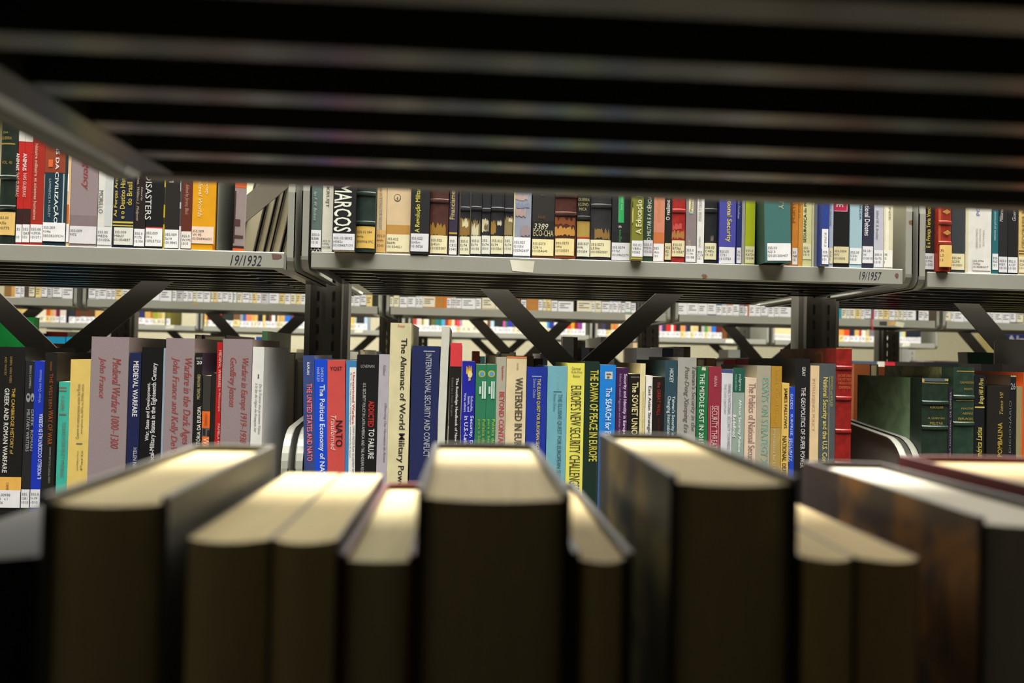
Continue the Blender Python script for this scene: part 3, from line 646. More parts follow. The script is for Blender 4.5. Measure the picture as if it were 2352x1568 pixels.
 (1904, 1913, None, 'a9b4c4', 'thin pale blue striped paperback beside the royal blue volume', dict(t=(('INTERNATIONAL RELATIONS', 'd', '5a6478', 1906, 1910, 430, 520, 's'),), lab=('e0d8b4', 570, 606, ('3', '5', '1')))),
 (1914, 1949, None, '171615', 'black volume with a crimson block reading Europe', dict(p=(('e8a0a8', 1914, 1947, 380, 486), ('b41c46', 1915, 1945.5, 380, 484)), t=(('EUROPE', 'd', 'efe4e4', 1921, 1937, 420, 476, 'b'),), lab=('d2c79c', 567, 605, ('355.0304', 'R92', '1010505')))),
 (1951, 1979, None, '9dbac6', 'light blue volume lettered Order in dark capitals', dict(hard=1, t=(('EUROPEAN ORDER', 'd', '36505c', 1974, 1979, 400, 505, 's'), ('US', 'd', '6a8088', 1963, 1968, 445, 458, 's')), lab=('dfe3e4', 570, 607, ('355.03', 'C23c', '1010')))),
 (1980, 2005, None, '2e2e42', 'dark navy volume titled The National Debates in white', dict(hard=1, t=((': The National Debates', 'd', 'd8d8de', 1986, 1998, 432, 542, 'b'),), lab=('dcdce0', 566, 605, ('55.0310', 'Int', '0100101')))),
 (2007, 2028, None, 'b9b9c6', 'lavender paperback with small grey author line', dict(t=(('Edited W. R. Bruchter', 'd', '70707c', 2012, 2018, 484, 552, 'i'),), lab=('dedee2', 575, 614, ('355.0', 'Gr72', '1010')))),
 (2029, 2050, None, 'd4ceb0', 'last cream paperback before the bare end of the shelf with the paper tag', dict(p=(('e6e2cc', 2034, 2042, 440, 575),), t=(('DEFENSE', 'd', 'a89a70', 2041, 2046, 440, 505, 'r'),), lab=('e6e6dc', 575, 614, ('35', 'G', '1')))),
]
UR = [
 (2119, 2145, None, '26272a', 'black paperback titled E a França Teria Vencido in yellow', dict(hard=1, t=(('E a França Teria Vencido', 'u', 'd0bc30', 2128, 2139, 465, 569, 'b'),), lab=('d6d6d8', 582, 619, ('355.0794', 'G239e', '1010553')))),
 (2151, 2183, None, '8f2a1c', 'red leather volume with two gold diamonds and raised bands', dict(out=.010, h=.148, hard=1, kind='leather', bands=(463, 512, 559), p=(('b3502a', 2152, 2160, 450, 565, 1),)+tuple(('d0a050', 2172-r, 2172+r, yy-k, yy-k+1.4) for yy in (487, 535) for k, r in ((-5, 1.5), (-3.6, 3.5), (-2.2, 6), (-.8, 8.5), (.6, 8.5), (2, 6), (3.4, 3.5), (4.8, 1.5))), lab=('d9b468', 564, 614, ('35', 'L2', '13'), 2153, 2183))),
 (2184, 2215, None, '3a3e42', 'charcoal cloth volume with a cream label, beside the red diamond volume', dict(hard=1, lab=('dcd4ac', 583, 620, ('355.04', 'G239i', '1010501')))),
 (2217, 2276, None, 'd8d6d0', 'thick white volume with a blue word and small grey lines', dict(p=(('cfc8a4', 2217, 2224, 440, 625),), t=(('PODER MILITAR', 'u', '5a6ab0', 2243, 2251, 380, 496, 'r'), ('DESENVOLVIMENTO', 'u', '9a948c', 2241, 2246, 525, 570, 's'), ('DE CONFLITOS', 'u', '9a948c', 2249, 2253, 525, 568, 's'), ('DO MUNDO', 'u', '9a948c', 2257, 2261, 528, 565, 's')), lab=('d8d6d0', 592, 622, ('355.0794', 'W956', '101050844170'), 2233, 2275))),
 (2278, 2292, None, '23626c', 'teal paperback with white italic lettering, beside the thick white volume', dict(t=(('memorias que permanecem', 'u', 'a4c8cc', 2282, 2289, 485, 553, 'i'),), lab=('d9dde0', 583, 620, ('355', 'P65', '101')))),
 (2293, 2313, None, '262629', 'first of two black paperbacks with white lettering, beside the teal one', dict(t=(('Militares e a Guerra', 'u', 'c0c0c0', 2296, 2304, 440, 510, 'i'),), lab=('d2d2d8', 590, 626, ('355.0', 'M59', '10105')))),
 (2314, 2337, None, '1f1f21', 'second of two black paperbacks with white lettering, beside the cream one', dict(t=(('Guerra Global', 'u', 'b4b4b4', 2325, 2333, 440, 508, 'i'),), lab=('d9d9de', 591, 627, ('355.0', 'A127', '10105')))),
 (2339, 2366, None, 'c9b070', 'cream and brown volume at the picture edge, beside the black paperbacks', dict(t=(('GEOGRAFIA MILITAR', 'u', '6a5028', 2347, 2355, 440, 570, 'r'),), p=(('5a3018', 2337, 2370, 576, 578), ('5a3018', 2337, 2370, 582, 584)), lab=('dfd4b0', 590, 627, ('355', 'G36', '1010')))),
]
# lower shelf
MAUVE, RED_ = '8c7e81', '983838'
LL = [
 (-60, -3, 800, '1a1a1a', 'black paperback cut by the picture edge, beside the Greek and Roman Warfare volume', {}),
 (-2, 59, 797, '161514', 'thick black volume on Greek and Roman Warfare with a tan foot', dict(t=(('GREEK AND ROMAN WARFARE', 'd', 'cfcdc6', 8, 19, 892, 1086, 'R'), ('THE CAMBRIDGE HISTORY of', 'd', 'b8974a', 25, 33, 892, 1043, 'R'), ('SABIN, VAN WEES', 'd', '93793c', 22, 28, 819, 880, 'r'), ('AND WHITBY', 'd', '93793c', 11, 16, 819, 863, 'r'), ('CAMB', 'd', '7a5f34', 14, 20, 1108, 1125, 'r')), p=(('d9a650', -4, 59, 1096, 1130),), lab=('d6d6da', 1126, 1166, ('355.00938', 'C14   v.1', '10106')))),
 (59.5, 79.5, 829, '222224', 'dark grey paperback on Greek and Roman military writers with a pale round emblem', dict(t=(('BRIAN CAMPBELL', 'd', '96969a', 68, 73, 840, 893, 'r'), ('GREEK  ROMAN', 'd', '9a9a9e', 71, 77, 940, 1036, 'r'), ('MILITARY WRITERS', 'd', 'a2a2a6', 61, 68, 940, 1037, 'r')), p=(('8a8a90', 60, 70, 903, 924, 'o'), ('222224', 62, 68, 908, 915, 'o'), ('8a8a90', 71, 79, 903, 923, 'o'), ('222224', 73, 77, 912, 919, 'o')), lab=('d2d2d6', 1124, 1166, ('355.0', 'G81', '1010')))),
 (80, 103, 829, '1630a8', 'royal blue paperback with white lettering reading up, by the Western Way of War', dict(t=(('IL MODELLO OCCIDENTALE DI GUERRA', 'u', 'c0c8ea', 88, 97, 950, 1101, 'R'), ('Victor Davis Hanson', 'u', '8c9ad2', 89, 95, 850, 925, 'i')), lab=('d2d2d6', 1124, 1166, ('355.0', 'H19', '1010')))),
 (103.5, 132, 810, '1b1a18', 'black volume titled The Western Way of War in orange', dict(dep=.175, t=(('THE WESTERN', 'd', '8a4a1e', 113, 121, 858, 940, 'r'), ('WAY OF WAR', 'd', '9c5422', 110, 121, 942, 1022, 'r'), ('HANSON', 'd', '8a5420', 115, 120, 831, 852, 's'), ('INFANTRY BATTLE IN CLASSICAL GREECE', 'd', '8a8a86', 112, 116, 1027, 1110, 's')), side=('29241f', '2c2722'))),
 (136, 161, 877, '3aa694', 'short teal paperback with small red-brown lettering', dict(t=(('A GUERRA', 'd', '8a5c50', 140, 148, 908, 942, 's'), ('TERRE FORTE ET MOBILE', 'd', '6a6a60', 141, 149, 968, 1095, 's')), p=(('7a6058', 136, 153, 889, 892), ('7a6058', 136, 153, 896, 899), ('7a6058', 136, 152, 950, 953)))),
 (163, 209, 826, 'd2b766', 'straw-yellow paperback with two lines of small French lettering', dict(t=(('Guerre et concurrence entre les États', 'u', '75684a', 174, 183, 882, 1008, 'r'), ('européens du XIVe au XVIIIe siècle', 'u', '75684a', 186, 193, 882, 996, 'r'), ('Jean-Philippe Genet', 'u', '75684a', 176, 181, 1035, 1080, 'r'), ('Paris', 'u', '75684a', 185, 190, 1035, 1080, 'r')), p=(('5a6058', 175, 189, 1018, 1021),))),
 (210.5, 297, 774, MAUVE, 'mauve hardback lettered Medieval Warfare in red italics', dict(hard=1, dep=.17, t=(('Medieval Warfare 1000–1300', 'd', RED_, 256, 275, 822, 1030, 'i'), ('John France', 'd', RED_, 225, 242, 820, 914, 'i')), extra=1)),
 (298.5, 325, 811, '1a2148', 'navy hardback titled Medieval Warfare in white capitals', dict(hard=1, t=(('MEDIEVAL WARFARE', 'd', 'd8d8dc', 305, 317, 829, 957, 'R'), ('HELEN NICHOLSON', 'd', 'c0c0cc', 305, 313, 1028, 1120, 'r')))),
 (327, 376, 798, '0e0e10', 'thick black volume on war, state and development in white', dict(t=(('War, State and Development.', 'u', 'cfcfd0', 335, 346, 879, 1013, 'R'), ('Fiscal-Military States in the Eighteenth Century', 'u', 'cfcfd0', 346, 360, 834, 1066, 'R')))),
 (376.5, 381, 800, '8a9aaa', 'thin pale blue spine against the Dark Ages hardback', {}),
 (382, 448, 777, MAUVE, 'mauve hardback lettered Warfare in the Dark Ages in red italics', dict(hard=1, dep=.17, t=(('Warfare in the Dark Ages', 'd', RED_, 416, 438, 822, 1021, 'i'), ('John France and Kelly DeVries', 'd', RED_, 390, 409, 820, 1065, 'i')))),
 (449, 466, 811, '171513', 'black paperback on the history of Europe with number 20 on it', dict(dep=.15, side=('3a3046', '33283a'), t=(('PREFÁCIO', 'h', 'a8a8a0', 451, 465, 820, 826, 's'), ('20', 'h', 'd4d4cc', 452, 464, 829, 837, 'b'), ('MICHAEL HOWARD', 'u', 'b0a870', 453, 460, 860, 917, 's'), ('HISTÓRIA DA EUROPA', 'u', 'd0d0c8', 450, 461, 933, 1035, 'R')))),
 (467, 485, 863, '34322e', 'short grey and orange paperback with a black chequered band', dict(p=(('d9641e', 484, 489, 863, 945), ('d9641e', 464, 486, 945, 983), ('55534e', 464, 486, 983, 1003), ('1c1b1a', 466, 472, 985, 1000), ('1c1b1a', 476, 482, 988, 1002), ('d9641e', 464, 486, 1003, 1050)), t=(('HOWARD', 'd', '6a3a1a', 470, 477, 950, 978, 's'), ('WAR', 'd', 'e0d0c0', 467, 479, 1006, 1040, 's')))),
 (486, 497, 857, '1c1917', 'thin black paperback squeezed between the orange and the red ones', {}),
 (499, 511, 786, 'a8161a', 'slim bright red paperback on medieval warfare in manuscripts', dict(t=(('MEDIEVAL WARFARE', 'd', 'd8b8b0', 502, 508, 805, 890, 'r'), ('in Manuscripts', 'd', 'd8b8b0', 501, 506, 893, 945, 'r'), ('PAMELA PORTER', 'd', 'd8b8b0', 499, 504, 973, 1050, 'r')))),
 (512.5, 580, 779, MAUVE, 'mauve hardback lettered Warfare in Europe in red italics', dict(hard=1, dep=.17, t=(('Warfare in Europe 1919–1938', 'd', RED_, 549, 568, 822, 1018, 'i'), ('Geoffrey Jensen', 'd', RED_, 523, 542, 822, 934, 'i')))),
 (581, 607, 797, 'd3d3cf', 'white volume with two lines of grey French italics', dict(dep=.16, t=(('De la France des premiers Valois', 'd', '77777a', 592, 600, 882, 998, 'i'), ('à la fin du règne de François Ier', 'd', '77777a', 583, 591, 880, 993, 'i'), ('I', 'h', '4a4a4a', 591, 596, 860, 869, 'r')))),
]
LM = [
 (696, 722, 817, '36457a', 'slate-blue paperback titled The United States and NATO in pink', dict(lean=-13, t=(('THE UNITED STATES AND NATO', 'd', 'e8747e', 705, 717, 882, 1060, 'R'), ('KAPLAN', 'd', 'e4e8ee', 705, 711, 833, 862, 'R')))),
 (723, 751, 826, '0f44c8', 'bright blue paperback titled The Political Economy of NATO', dict(lean=-11, t=(('The Political Economy of NATO', 'd', 'd8e0ec', 731, 746, 885, 1108, 'R'), ('SANDLER', 'd', 'a8bce4', 737, 743, 845, 879, 'r'), ('HARTLEY', 'd', 'a8bce4', 728, 734, 845, 879, 'r')))),
 (752, 793, 828, 'c04a46', 'salmon-red paperback titled NATO Transformed', dict(lean=-8, p=(('a8303a', 750, 800, 1095, 1190),), t=(('YOST', 'h', '3a1a1c', 758, 786, 843, 852, 'b'), ('NATO', 'd', '2a1618', 771, 787, 967, 1027, 'b'), ('Transformed', 'd', 'e4c4c0', 760, 772, 955, 1035, 'n')))),
 (795.5, 819, 829, '3a7ab0', 'blue and white paperback titled Unrestricted Warfare in red', dict(lean=-5, p=(('dcdcd6', 801, 816, 845, 1190),), t=(('Unrestricted Warfare', 'd', 'c83a34', 809, 815, 856, 975, 'b'), ("CHINA'S MASTER PLAN TO DESTROY AMERICA", 'd', '4a4a4e', 809, 814, 978, 1102, 's'), ('By Col. Qiao Liang and Col. Wang Xiangsui  Introduction by Al Santoli', 'd', '4a4a4e', 803, 807, 857, 1052, 's')))),
 (820.5, 870, 815, '121212', 'black hardback titled Addicted to Failure in red and white', dict(hard=1, kind='paper', t=(('LOVEMAN', 'h', '9a9a98', 829, 860, 838, 845, 's'), ('ADDICTED', 'd', 'c42a22', 846, 859, 921, 981, 'b'), ('TO FAILURE', 'd', 'd0d0d0', 846, 859, 985, 1054, 'b'), ('U.S. SECURITY POLICY IN LATIN AMERICA AND THE ANDEAN REGION', 'd', 'a4a4a4', 831, 838, 880, 1097, 'b')))),
 (871, 895, 814, 'a8a3ac', 'lavender-grey hardback with thin grey italic title', dict(hard=1, kind='paper', t=(('Observing Our Hermanos de Armas', 'd', '66636c', 880, 887, 926, 1062, 'i'), ('Kirkland', 'd', '7a7780', 880, 886, 838, 863, 'i')))),
 (896, 945, 742, 'd3cba2', 'tall cream volume titled The Almanac of World Military Power', dict(hard=1, kind='aged', dep=.19, t=(('The Almanac of World Military Power', 'd', '2a2426', 913, 931, 777, 1129, 'b'), ('Dupuy', 'h', 'c4605c', 914, 930, 746, 753, 'b')))),
 (947, 1010, 795, '1e2652', 'broad navy volume on international security and conflict in silver', dict(hard=1, t=(('INTERNATIONAL SECURITY AND CONFLICT', 'd', '9ea4b2', 975, 989, 812, 1050, 'R'),), p=(('9ea4b2', 973, 999, 806, 808.5),))),
 (1015, 1033, 751, 'c4c4ba', 'thin white stapled booklet standing taller than its neighbours', dict(lean=9, dep=.2)),
 (1035, 1061, 792, '171615', 'black paperback with a plain red top and white handbook title', dict(p=(('c8343c', 1033, 1063, 788, 842),), t=(('The Routledge Handbook of New Security Studies', 'd', 'd4d4d4', 1043, 1051, 868, 1085, 'b'), ('Edited by J. Peter Burgess', 'd', '6f6f6f', 1035, 1041, 868, 956, 's')))),
 (1062, 1092, 830, '1a1f96', 'deep blue paperback with a gold shape above its white title', dict(t=(('Security, Democracy', 'd', 'd0d4ea', 1077, 1086, 955, 1080, 'R'), ('in U.S.-Latin America', 'd', 'd0d4ea', 1065, 1074, 955, 1080, 'R'), ('Schoultz,', 'd', 'c0c4e0', 1080, 1086, 910, 946, 'R'), ('Smith, and', 'd', 'c0c4e0', 1073, 1079, 910, 946, 'R'), ('Varas, editors', 'd', 'c0c4e0', 1065, 1071, 902, 946, 'R')), p=(('c8a42e', 1071, 1084, 838, 861, 1), ('d8c88a', 1074, 1085, 852, 868, 'o'), ('c8b45a', 1076, 1081, 866, 876, 1)))),
 (1093.5, 1118, 837, '2a7352', 'first of twin green paperbacks with round blue and yellow seals', dict(p=(('b3a83a', 1099, 1115, 851, 867, 'o'), ('4a90c8', 1102, 1112, 854, 864, 'o'), ('b8cfc4', 1107, 1116, 876, 916), ('2a7352', 1110.6, 1111.8, 876, 916), ('b8cfc4', 1100.5, 1105, 888, 905)), t=(('Política de Defesa', 'd', '9aa832', 1107, 1114, 963, 1060, 's'), ('para o Século XXI', 'd', '9aa832', 1096, 1103, 963, 1060, 's')))),
 (1118.5, 1141, 837, '2a7352', 'second of twin green paperbacks with round blue and yellow seals', dict(p=(('b3a83a', 1121, 1137, 851, 867, 'o'), ('4a90c8', 1124, 1134, 854, 864, 'o'), ('b8cfc4', 1128, 1136, 876, 916), ('2a7352', 1131.6, 1132.8, 876, 916), ('b8cfc4', 1122, 1126.5, 888, 905)), t=(('Política de Defesa', 'd', '9ab832', 1129, 1136, 963, 1060, 's'), ('para o Século XXI', 'd', '9ab832', 1118, 1125, 963, 1060, 's')))),
 (1141.5, 1163, 820, 'a39f90', 'grey-beige hardback titled Beyond Containment in red', dict(hard=1, kind='paper', dep=.17, t=(('BEYOND CONTAINMENT', 'd', 'b8343a', 1145, 1157, 900, 1070, 'R'), ('Spiezio', 'd', 'b8343a', 1151, 1157, 840, 873, 'R')))),
 (1164, 1210, 822, 'd6c6a0', 'cream volume titled Watershed in Europe with a torn orange top', dict(hard=1, kind='aged', t=(('WATERSHED IN EUROPE', 'd', '4a3f3a', 1182, 1199, 867, 1056, 'R'), ('DEAN', 'd', '8a7f6c', 1187, 1191, 834, 850, 'r')), p=(('c8703c', 1164, 1210, 819, 823),))),
 (1211, 1257, 843, '1a2f92', 'dark blue hardback titled The Elusive Quest in yellow', dict(hard=1, kind='paper', t=(('THE ELUSIVE QUEST FOR EUROPEAN SECURITY', 'd', 'c4b83a', 1231, 1240, 870, 1052, 'b'), ('Simon Duke', 'd', '8a9ac8', 1224, 1231, 870, 914, 's')), p=(('8a9ac8', 1222, 1244, 863.5, 866),))),
 (1258.5, 1303, 841, '6aa3b2', 'light blue hardback titled The Elusive Quest in dark letters', dict(hard=1, kind='paper', t=(('THE ELUSIVE QUEST FOR EUROPEAN SECURITY', 'd', '34525e', 1278, 1289, 905, 1125, 's'), ('Simon Duke', 'd', '4a6e7a', 1271, 1277, 904, 944, 's'), ('palgrave', 'd', '8ab4c0', 1279, 1285, 863, 893, 's')), p=(('34525e', 1271, 1290, 899, 901),))),
 (1304, 1343, 834, 'd8d35e', 'bright yellow hardback on new security challenges in tall dark capitals', dict(hard=1, kind='paper', t=(('EUROPE’S NEW SECURITY CHALLENGES', 'd', '38362a', 1309, 1333, 886, 1125, 'r'), ('Gärtner', 'h', '6f6a3a', 1313, 1335, 843, 850, 'r'), ('Hyde-Price', 'h', '6f6a3a', 1311, 1337, 852, 859, 'r'), ('Reiter', 'h', '6f6a3a', 1316, 1333, 861, 867, 'r')))),
 (1344, 1377, 830, '142a22', 'dark green hardback titled The Dawn of Peace in yellow', dict(hard=1, kind='paper', t=(('THE DAWN OF PEACE IN EUROPE', 'd', 'c9bf4a', 1354, 1373, 850, 1060, 'R'),))),
 (1378.5, 1415, 838, '1a78cc', 'sky-blue paperback titled The Search for Peace in white', dict(p=(('c4c0b4', 1390, 1407, 854, 871), ('5a5a52', 1393, 1404, 857, 862, 1), ('5a5a52', 1394, 1400, 864, 869, 1)), t=(('The SEARCH for PEACE', 'd', 'ccdcec', 1390, 1404, 890, 1030, 'R'),))),
 (1416, 1443, 845, '3d1848', 'purple paperback on security and identity in Europe', dict(t=(('Security and Identity in Europe', 'd', 'd6cadc', 1430, 1439, 859, 998, 'b'), ('Edited by Lisbeth Aggestam and Adrian Hyde-Price', 'd', 'a898b0', 1420, 1426, 859, 1020, 's')))),
 (1444, 1470, 859, '15120e', 'black paperback titled The Soviet Union in cream', dict(t=(('The SOVIET UNION', 'd', 'd8cc94', 1451, 1465, 878, 1010, 'b'), ('textbooks', 'h', '9a9280', 1449, 1469, 864, 868, 's')))),
 (1471, 1483, 835, 'd3c898', 'cream volume showing its pale board above the Soviet Union book', dict(hard=1, kind='paper', dep=.2, t=(('The New Force in Global Society', 'd', 'b8ac6a', 1473, 1479, 898, 1010, 's'),))),
 (1484, 1499, 863, 'dcdad4', 'white paperback titled East Asian Strategic Review', dict(t=(('East Asian Strategic Review', 'd', '3a3a44', 1486, 1495, 887, 1040, 'b'),))),
 (1500, 1527, 866, '1a1310', 'black paperback with small dark red title about a great wall', dict(t=(('the GREAT WALL', 'd', '8a2c20', 1509, 1517, 878, 955, 'R'), ('and the Empty Fortress', 'd', '5a201a', 1509, 1515, 960, 1050, 'r')))),
 (1528, 1556, 828, '2a4450', 'slate-teal hardback on the changing security of Taiwan', dict(hard=1, kind='paper', dep=.2, t=(('HICKEY', 'd', 'c4d0d2', 1538, 1547, 847, 879, 'b'), ("Taiwan's Security in the", 'd', 'c4d0d2', 1541, 1550, 910, 1020, 'R'), ('Changing International System', 'd', 'c4d0d2', 1530, 1540, 910, 1040, 'R')))),
 (1557.5, 1600, 821, '9c9a94', 'pale grey hardback with two lines of dark italics about Taiwan', dict(hard=1, kind='paper', dep=.19, t=(("Taiwan's Security in the", 'd', '55544f', 1586, 1598, 842, 990, 'i'), ('Post-Deng Xiaoping Era', 'd', '55544f', 1569, 1582, 842, 994, 'i')))),
 (1602, 1627, 842, '1e6a3c', 'green paperback titled The Middle East in 2015', dict(t=(('THE MIDDLE EAST IN 2015', 'd', 'ccd8cc', 1606, 1617, 858, 1020, 'R'),), p=(('d4d0bc', 1612, 1621, 842, 852, 1),))),
 (1628, 1657, 842, '8a2c3c', 'crimson-pink paperback titled Security Threatened', dict(t=(('ARIAN', 'd', 'd4a8ac', 1640, 1647, 863, 888, 'r'), ('SECURITY THREATENED', 'd', 'd8b0b0', 1634, 1647, 932, 1060, 'r')), p=(('d8b0b0', 1631, 1632, 932, 1060), ('d8b0b0', 1649, 1650, 932, 1060)))),
 (1658, 1683, 858, 'c9c9d0', 'white paperback with thin grey capitals towards a new century', dict(t=(("ISRAEL'S NATIONAL SECURITY TOWARDS", 'd', '77777f', 1671, 1678, 882, 1032, 's'), ('THE 21ST CENTURY', 'd', '8a8a90', 1663, 1668, 882, 951, 's')), p=(('3f4a80', 1656, 1686, 849, 857),))),
 (1684, 1711, 849, '8a9c92', 'grey-green volume titled African Security Politics Redefined with a dark top', dict(hard=1, kind='paper', p=(('1a5244', 1682, 1712, 845, 901), ('5a8ab0', 1709, 1712, 849, 1100)), t=(('African Security Politics', 'd', 'e0e4e0', 1694, 1702, 918, 1038, 'b'), ('Redefined', 'd', 'e0e4e0', 1682, 1690, 953, 1003, 'b'), ('palgrave', 'd', 'b8d0c8', 1696, 1703, 860, 898, 's'), ('macmillan', 'd', '8ab0a4', 1688, 1693, 860, 897, 's')))),
 (1712, 1738, 868, 'd2bda8', 'pinkish cream paperback on the politics of national budgets', dict(t=(('The Politics of National Security', 'd', '8a6a60', 1714, 1734, 880, 1070, 'r'),))),
 (1739, 1771, 840, 'a29b88', 'grey-beige volume titled Essays on Strategy in teal', dict(dep=.17, t=(('ESSAYS ON STRATEGY XIII', 'd', '6aa898', 1749, 1764, 868, 1080, 'r'),))),
 (1772, 1796, 844, 'a68c50', 'ochre paperback with pale lettering and a darker gold top half', dict(p=(('a87e26', 1770, 1797, 841, 982),), t=(('Bringing Order and Disorder', 'd', 'c4a04a', 1781, 1788, 846, 975, 'r'), ('implications for U.S.', 'd', 'cfc09a', 1774, 1781, 985, 1080, 'r')))),
 (1796.5, 1813, 880, 'd3b05a', 'narrow yellow paperback titled National Defense', dict(t=(('JAMES FALLOWS', 'd', '3f3420', 1799, 1808, 891, 984, 'R'), ('NATIONAL DEFENSE', 'd', '3f3420', 1796, 1806, 1001, 1110, 'R')))),
 (1814, 1826, 889, '1e3fb0', 'narrow blue paperback with small white capitals, by the yellow National Defense one', dict(t=(('GADDIS', 'd', 'b8c4ea', 1815, 1821, 905, 940, 's'), ('SURPRISE, SECURITY', 'd', 'b8c4ea', 1814, 1820, 951, 1060, 's'), ('AMERICAN', 'd', 'b8c4ea', 1810, 1814, 1005, 1060, 's')))),
 (1827, 1860, 824, '1a1a1c', 'black hardback titled The Geopolitics of Super Power', dict(hard=1, dep=.2, t=(('THE GEOPOLITICS OF SUPER POWER', 'd', 'c8c8c8', 1839, 1849, 890, 1075, 'R'), ('GRAY', 'd', 'c8c8c8', 1842, 1850, 843, 865, 'R')))),
 (1862, 1882, 840, 'd4bb92', 'pale peach paperback with faint pink letters, beside the Geopolitics book', dict(t=(('INTELLIGENCE POLICY', 'd', 'c09a82', 1865, 1872, 870, 990, 's'),))),
 (1883, 1920, 835, '4a5054', 'slate-grey hardback on national security and the U.S. Constitution in yellow', dict(hard=1, kind='paper', p=(('b0a468', 1903, 1904, 865, 1080),), t=(('National Security and the U.S. Constitution', 'd', 'd0c068', 1886, 1900, 866, 1110, 'R'), ('EDWARDS and WALKER', 'd', 'a8a068', 1907, 1913, 865, 935, 'r')))),
 (1921, 1957, 800, '861a16', 'tall red leather volume with raised bands, last before the shelf end', dict(hard=1, kind='leather', dep=.215, bands=(845, 915, 990, 1065), side=('6a2416', '9a5c24', .035), p=(('a86a3a', 1921, 1957, 798, 803, 1),), t=(('SECRETARIA', 'h', 'a86a3a', 1923, 1956, 860, 866, 'r'), ('DE ESTADO', 'h', 'a86a3a', 1924, 1956, 868, 874, 'r'), ('NEGOCIOS', 'h', 'a86a3a', 1924, 1955, 877, 883, 'r'), ('DEFESA', 'h', 'a86a3a', 1926, 1953, 887, 893, 'r')))),
]
LR = [
 (2118, 2178, 869, '1d2d22', 'big dark green leather volume with worn grey head, pale side board towards us', dict(hard=1, kind='leather', dep=.20, bands=(925, 982), side=('7c9a74', '688562', .032), p=(('49555c', 2116, 2178, 869, 876), ('b8a060', 2113, 2122, 869, 878, 1), ('b8a060', 2168, 2179, 869, 876, 1), (G_, 2114, 2178, 879, 880.5)), t=(('ALBUQUER', 'h', G_, 2132, 2164, 933, 939, 'r'), ('A QUESTÃO', 'h', G_, 2128, 2167, 957, 963, 'r'), ('MILITAR', 'h', G_, 2132, 2163, 969, 975, 'r')))),
 (2179, 2188, 892, '241d30', 'thin purple-black paperback with pale lettering between two green leather volumes', dict(t=(('POLÍTICA NACIONAL DE DEFESA', 'u', '9a9488', 2180, 2184, 900, 1080, 's'),))),
 (2190, 2238, 844, '20362a', 'tall green leather volume with gold lines and words', dict(hard=1, kind='leather', dep=.20, bands=(912, 973), side=('2f3a22', '7a7a56', .03), p=((G_, 2196, 2238, 852, 854), (G_, 2194, 2236, 919, 920.5), (G_, 2190, 2236, 968, 970)), t=(('CALMONTEIRO', 'h', G_, 2202, 2236, 876, 881, 'r'), ('PAULISTA', 'h', G_, 2210, 2232, 891, 896, 'r'), ('NAÇÕES', 'h', G_, 2204, 2234, 935, 941, 'r'), ('ARMAS', 'h', G_, 2206, 2232, 947, 952, 'r'), ('BRASIL', 'h', G_, 2198, 2234, 959, 964, 'r')))),
 (2239, 2262, 861, '15151a', 'black paperback with yellow italic title beside the tall green leather volume', dict(t=(('Braga Hill & Pires', 'u', 'c8b85a', 2248, 2261, 869, 928, 'i'), ('América Latina', 'u', 'c8b85a', 2242, 2255, 982, 1060, 'i')), p=(('c4b050', 2239, 2262, 934, 937),))),
 (2268, 2320, 887, '1f1c19', 'thick black volume titled Pombalina in yellow capitals', dict(hard=1, kind='cloth', t=(('POMBALINA', 'u', 'a88f3c', 2291, 2302, 970, 1050, 'R'), ('Tomo VII', 'u', 'a88f3c', 2296, 2304, 900, 952, 'i')))),
 (2321.5, 2334, 862, '16181c', 'narrow black volume with a worn cream head beside the Pombalina volume', dict(hard=1, dep=.15, t=(('DICIONÁRIO', 'u', '6a6e72', 2316, 2322, 920, 1040, 's'), ('26', 'h', '8a9096', 2321, 2332, 880, 895, 'b')), p=(('c4b888', 2320, 2336, 862, 866, 1),), side=('3a2a20', '33251c'))),
 (2335.5, 2350, 888, '8a7f5a', 'olive-beige paperback with an orange edge at the end of view', dict(p=(('c85a20', 2346, 2352, 888, 1150),))),
 (2351, 2385, 856, 'c8501e', 'orange volume cut off by the picture edge', dict(dep=.2)),
]

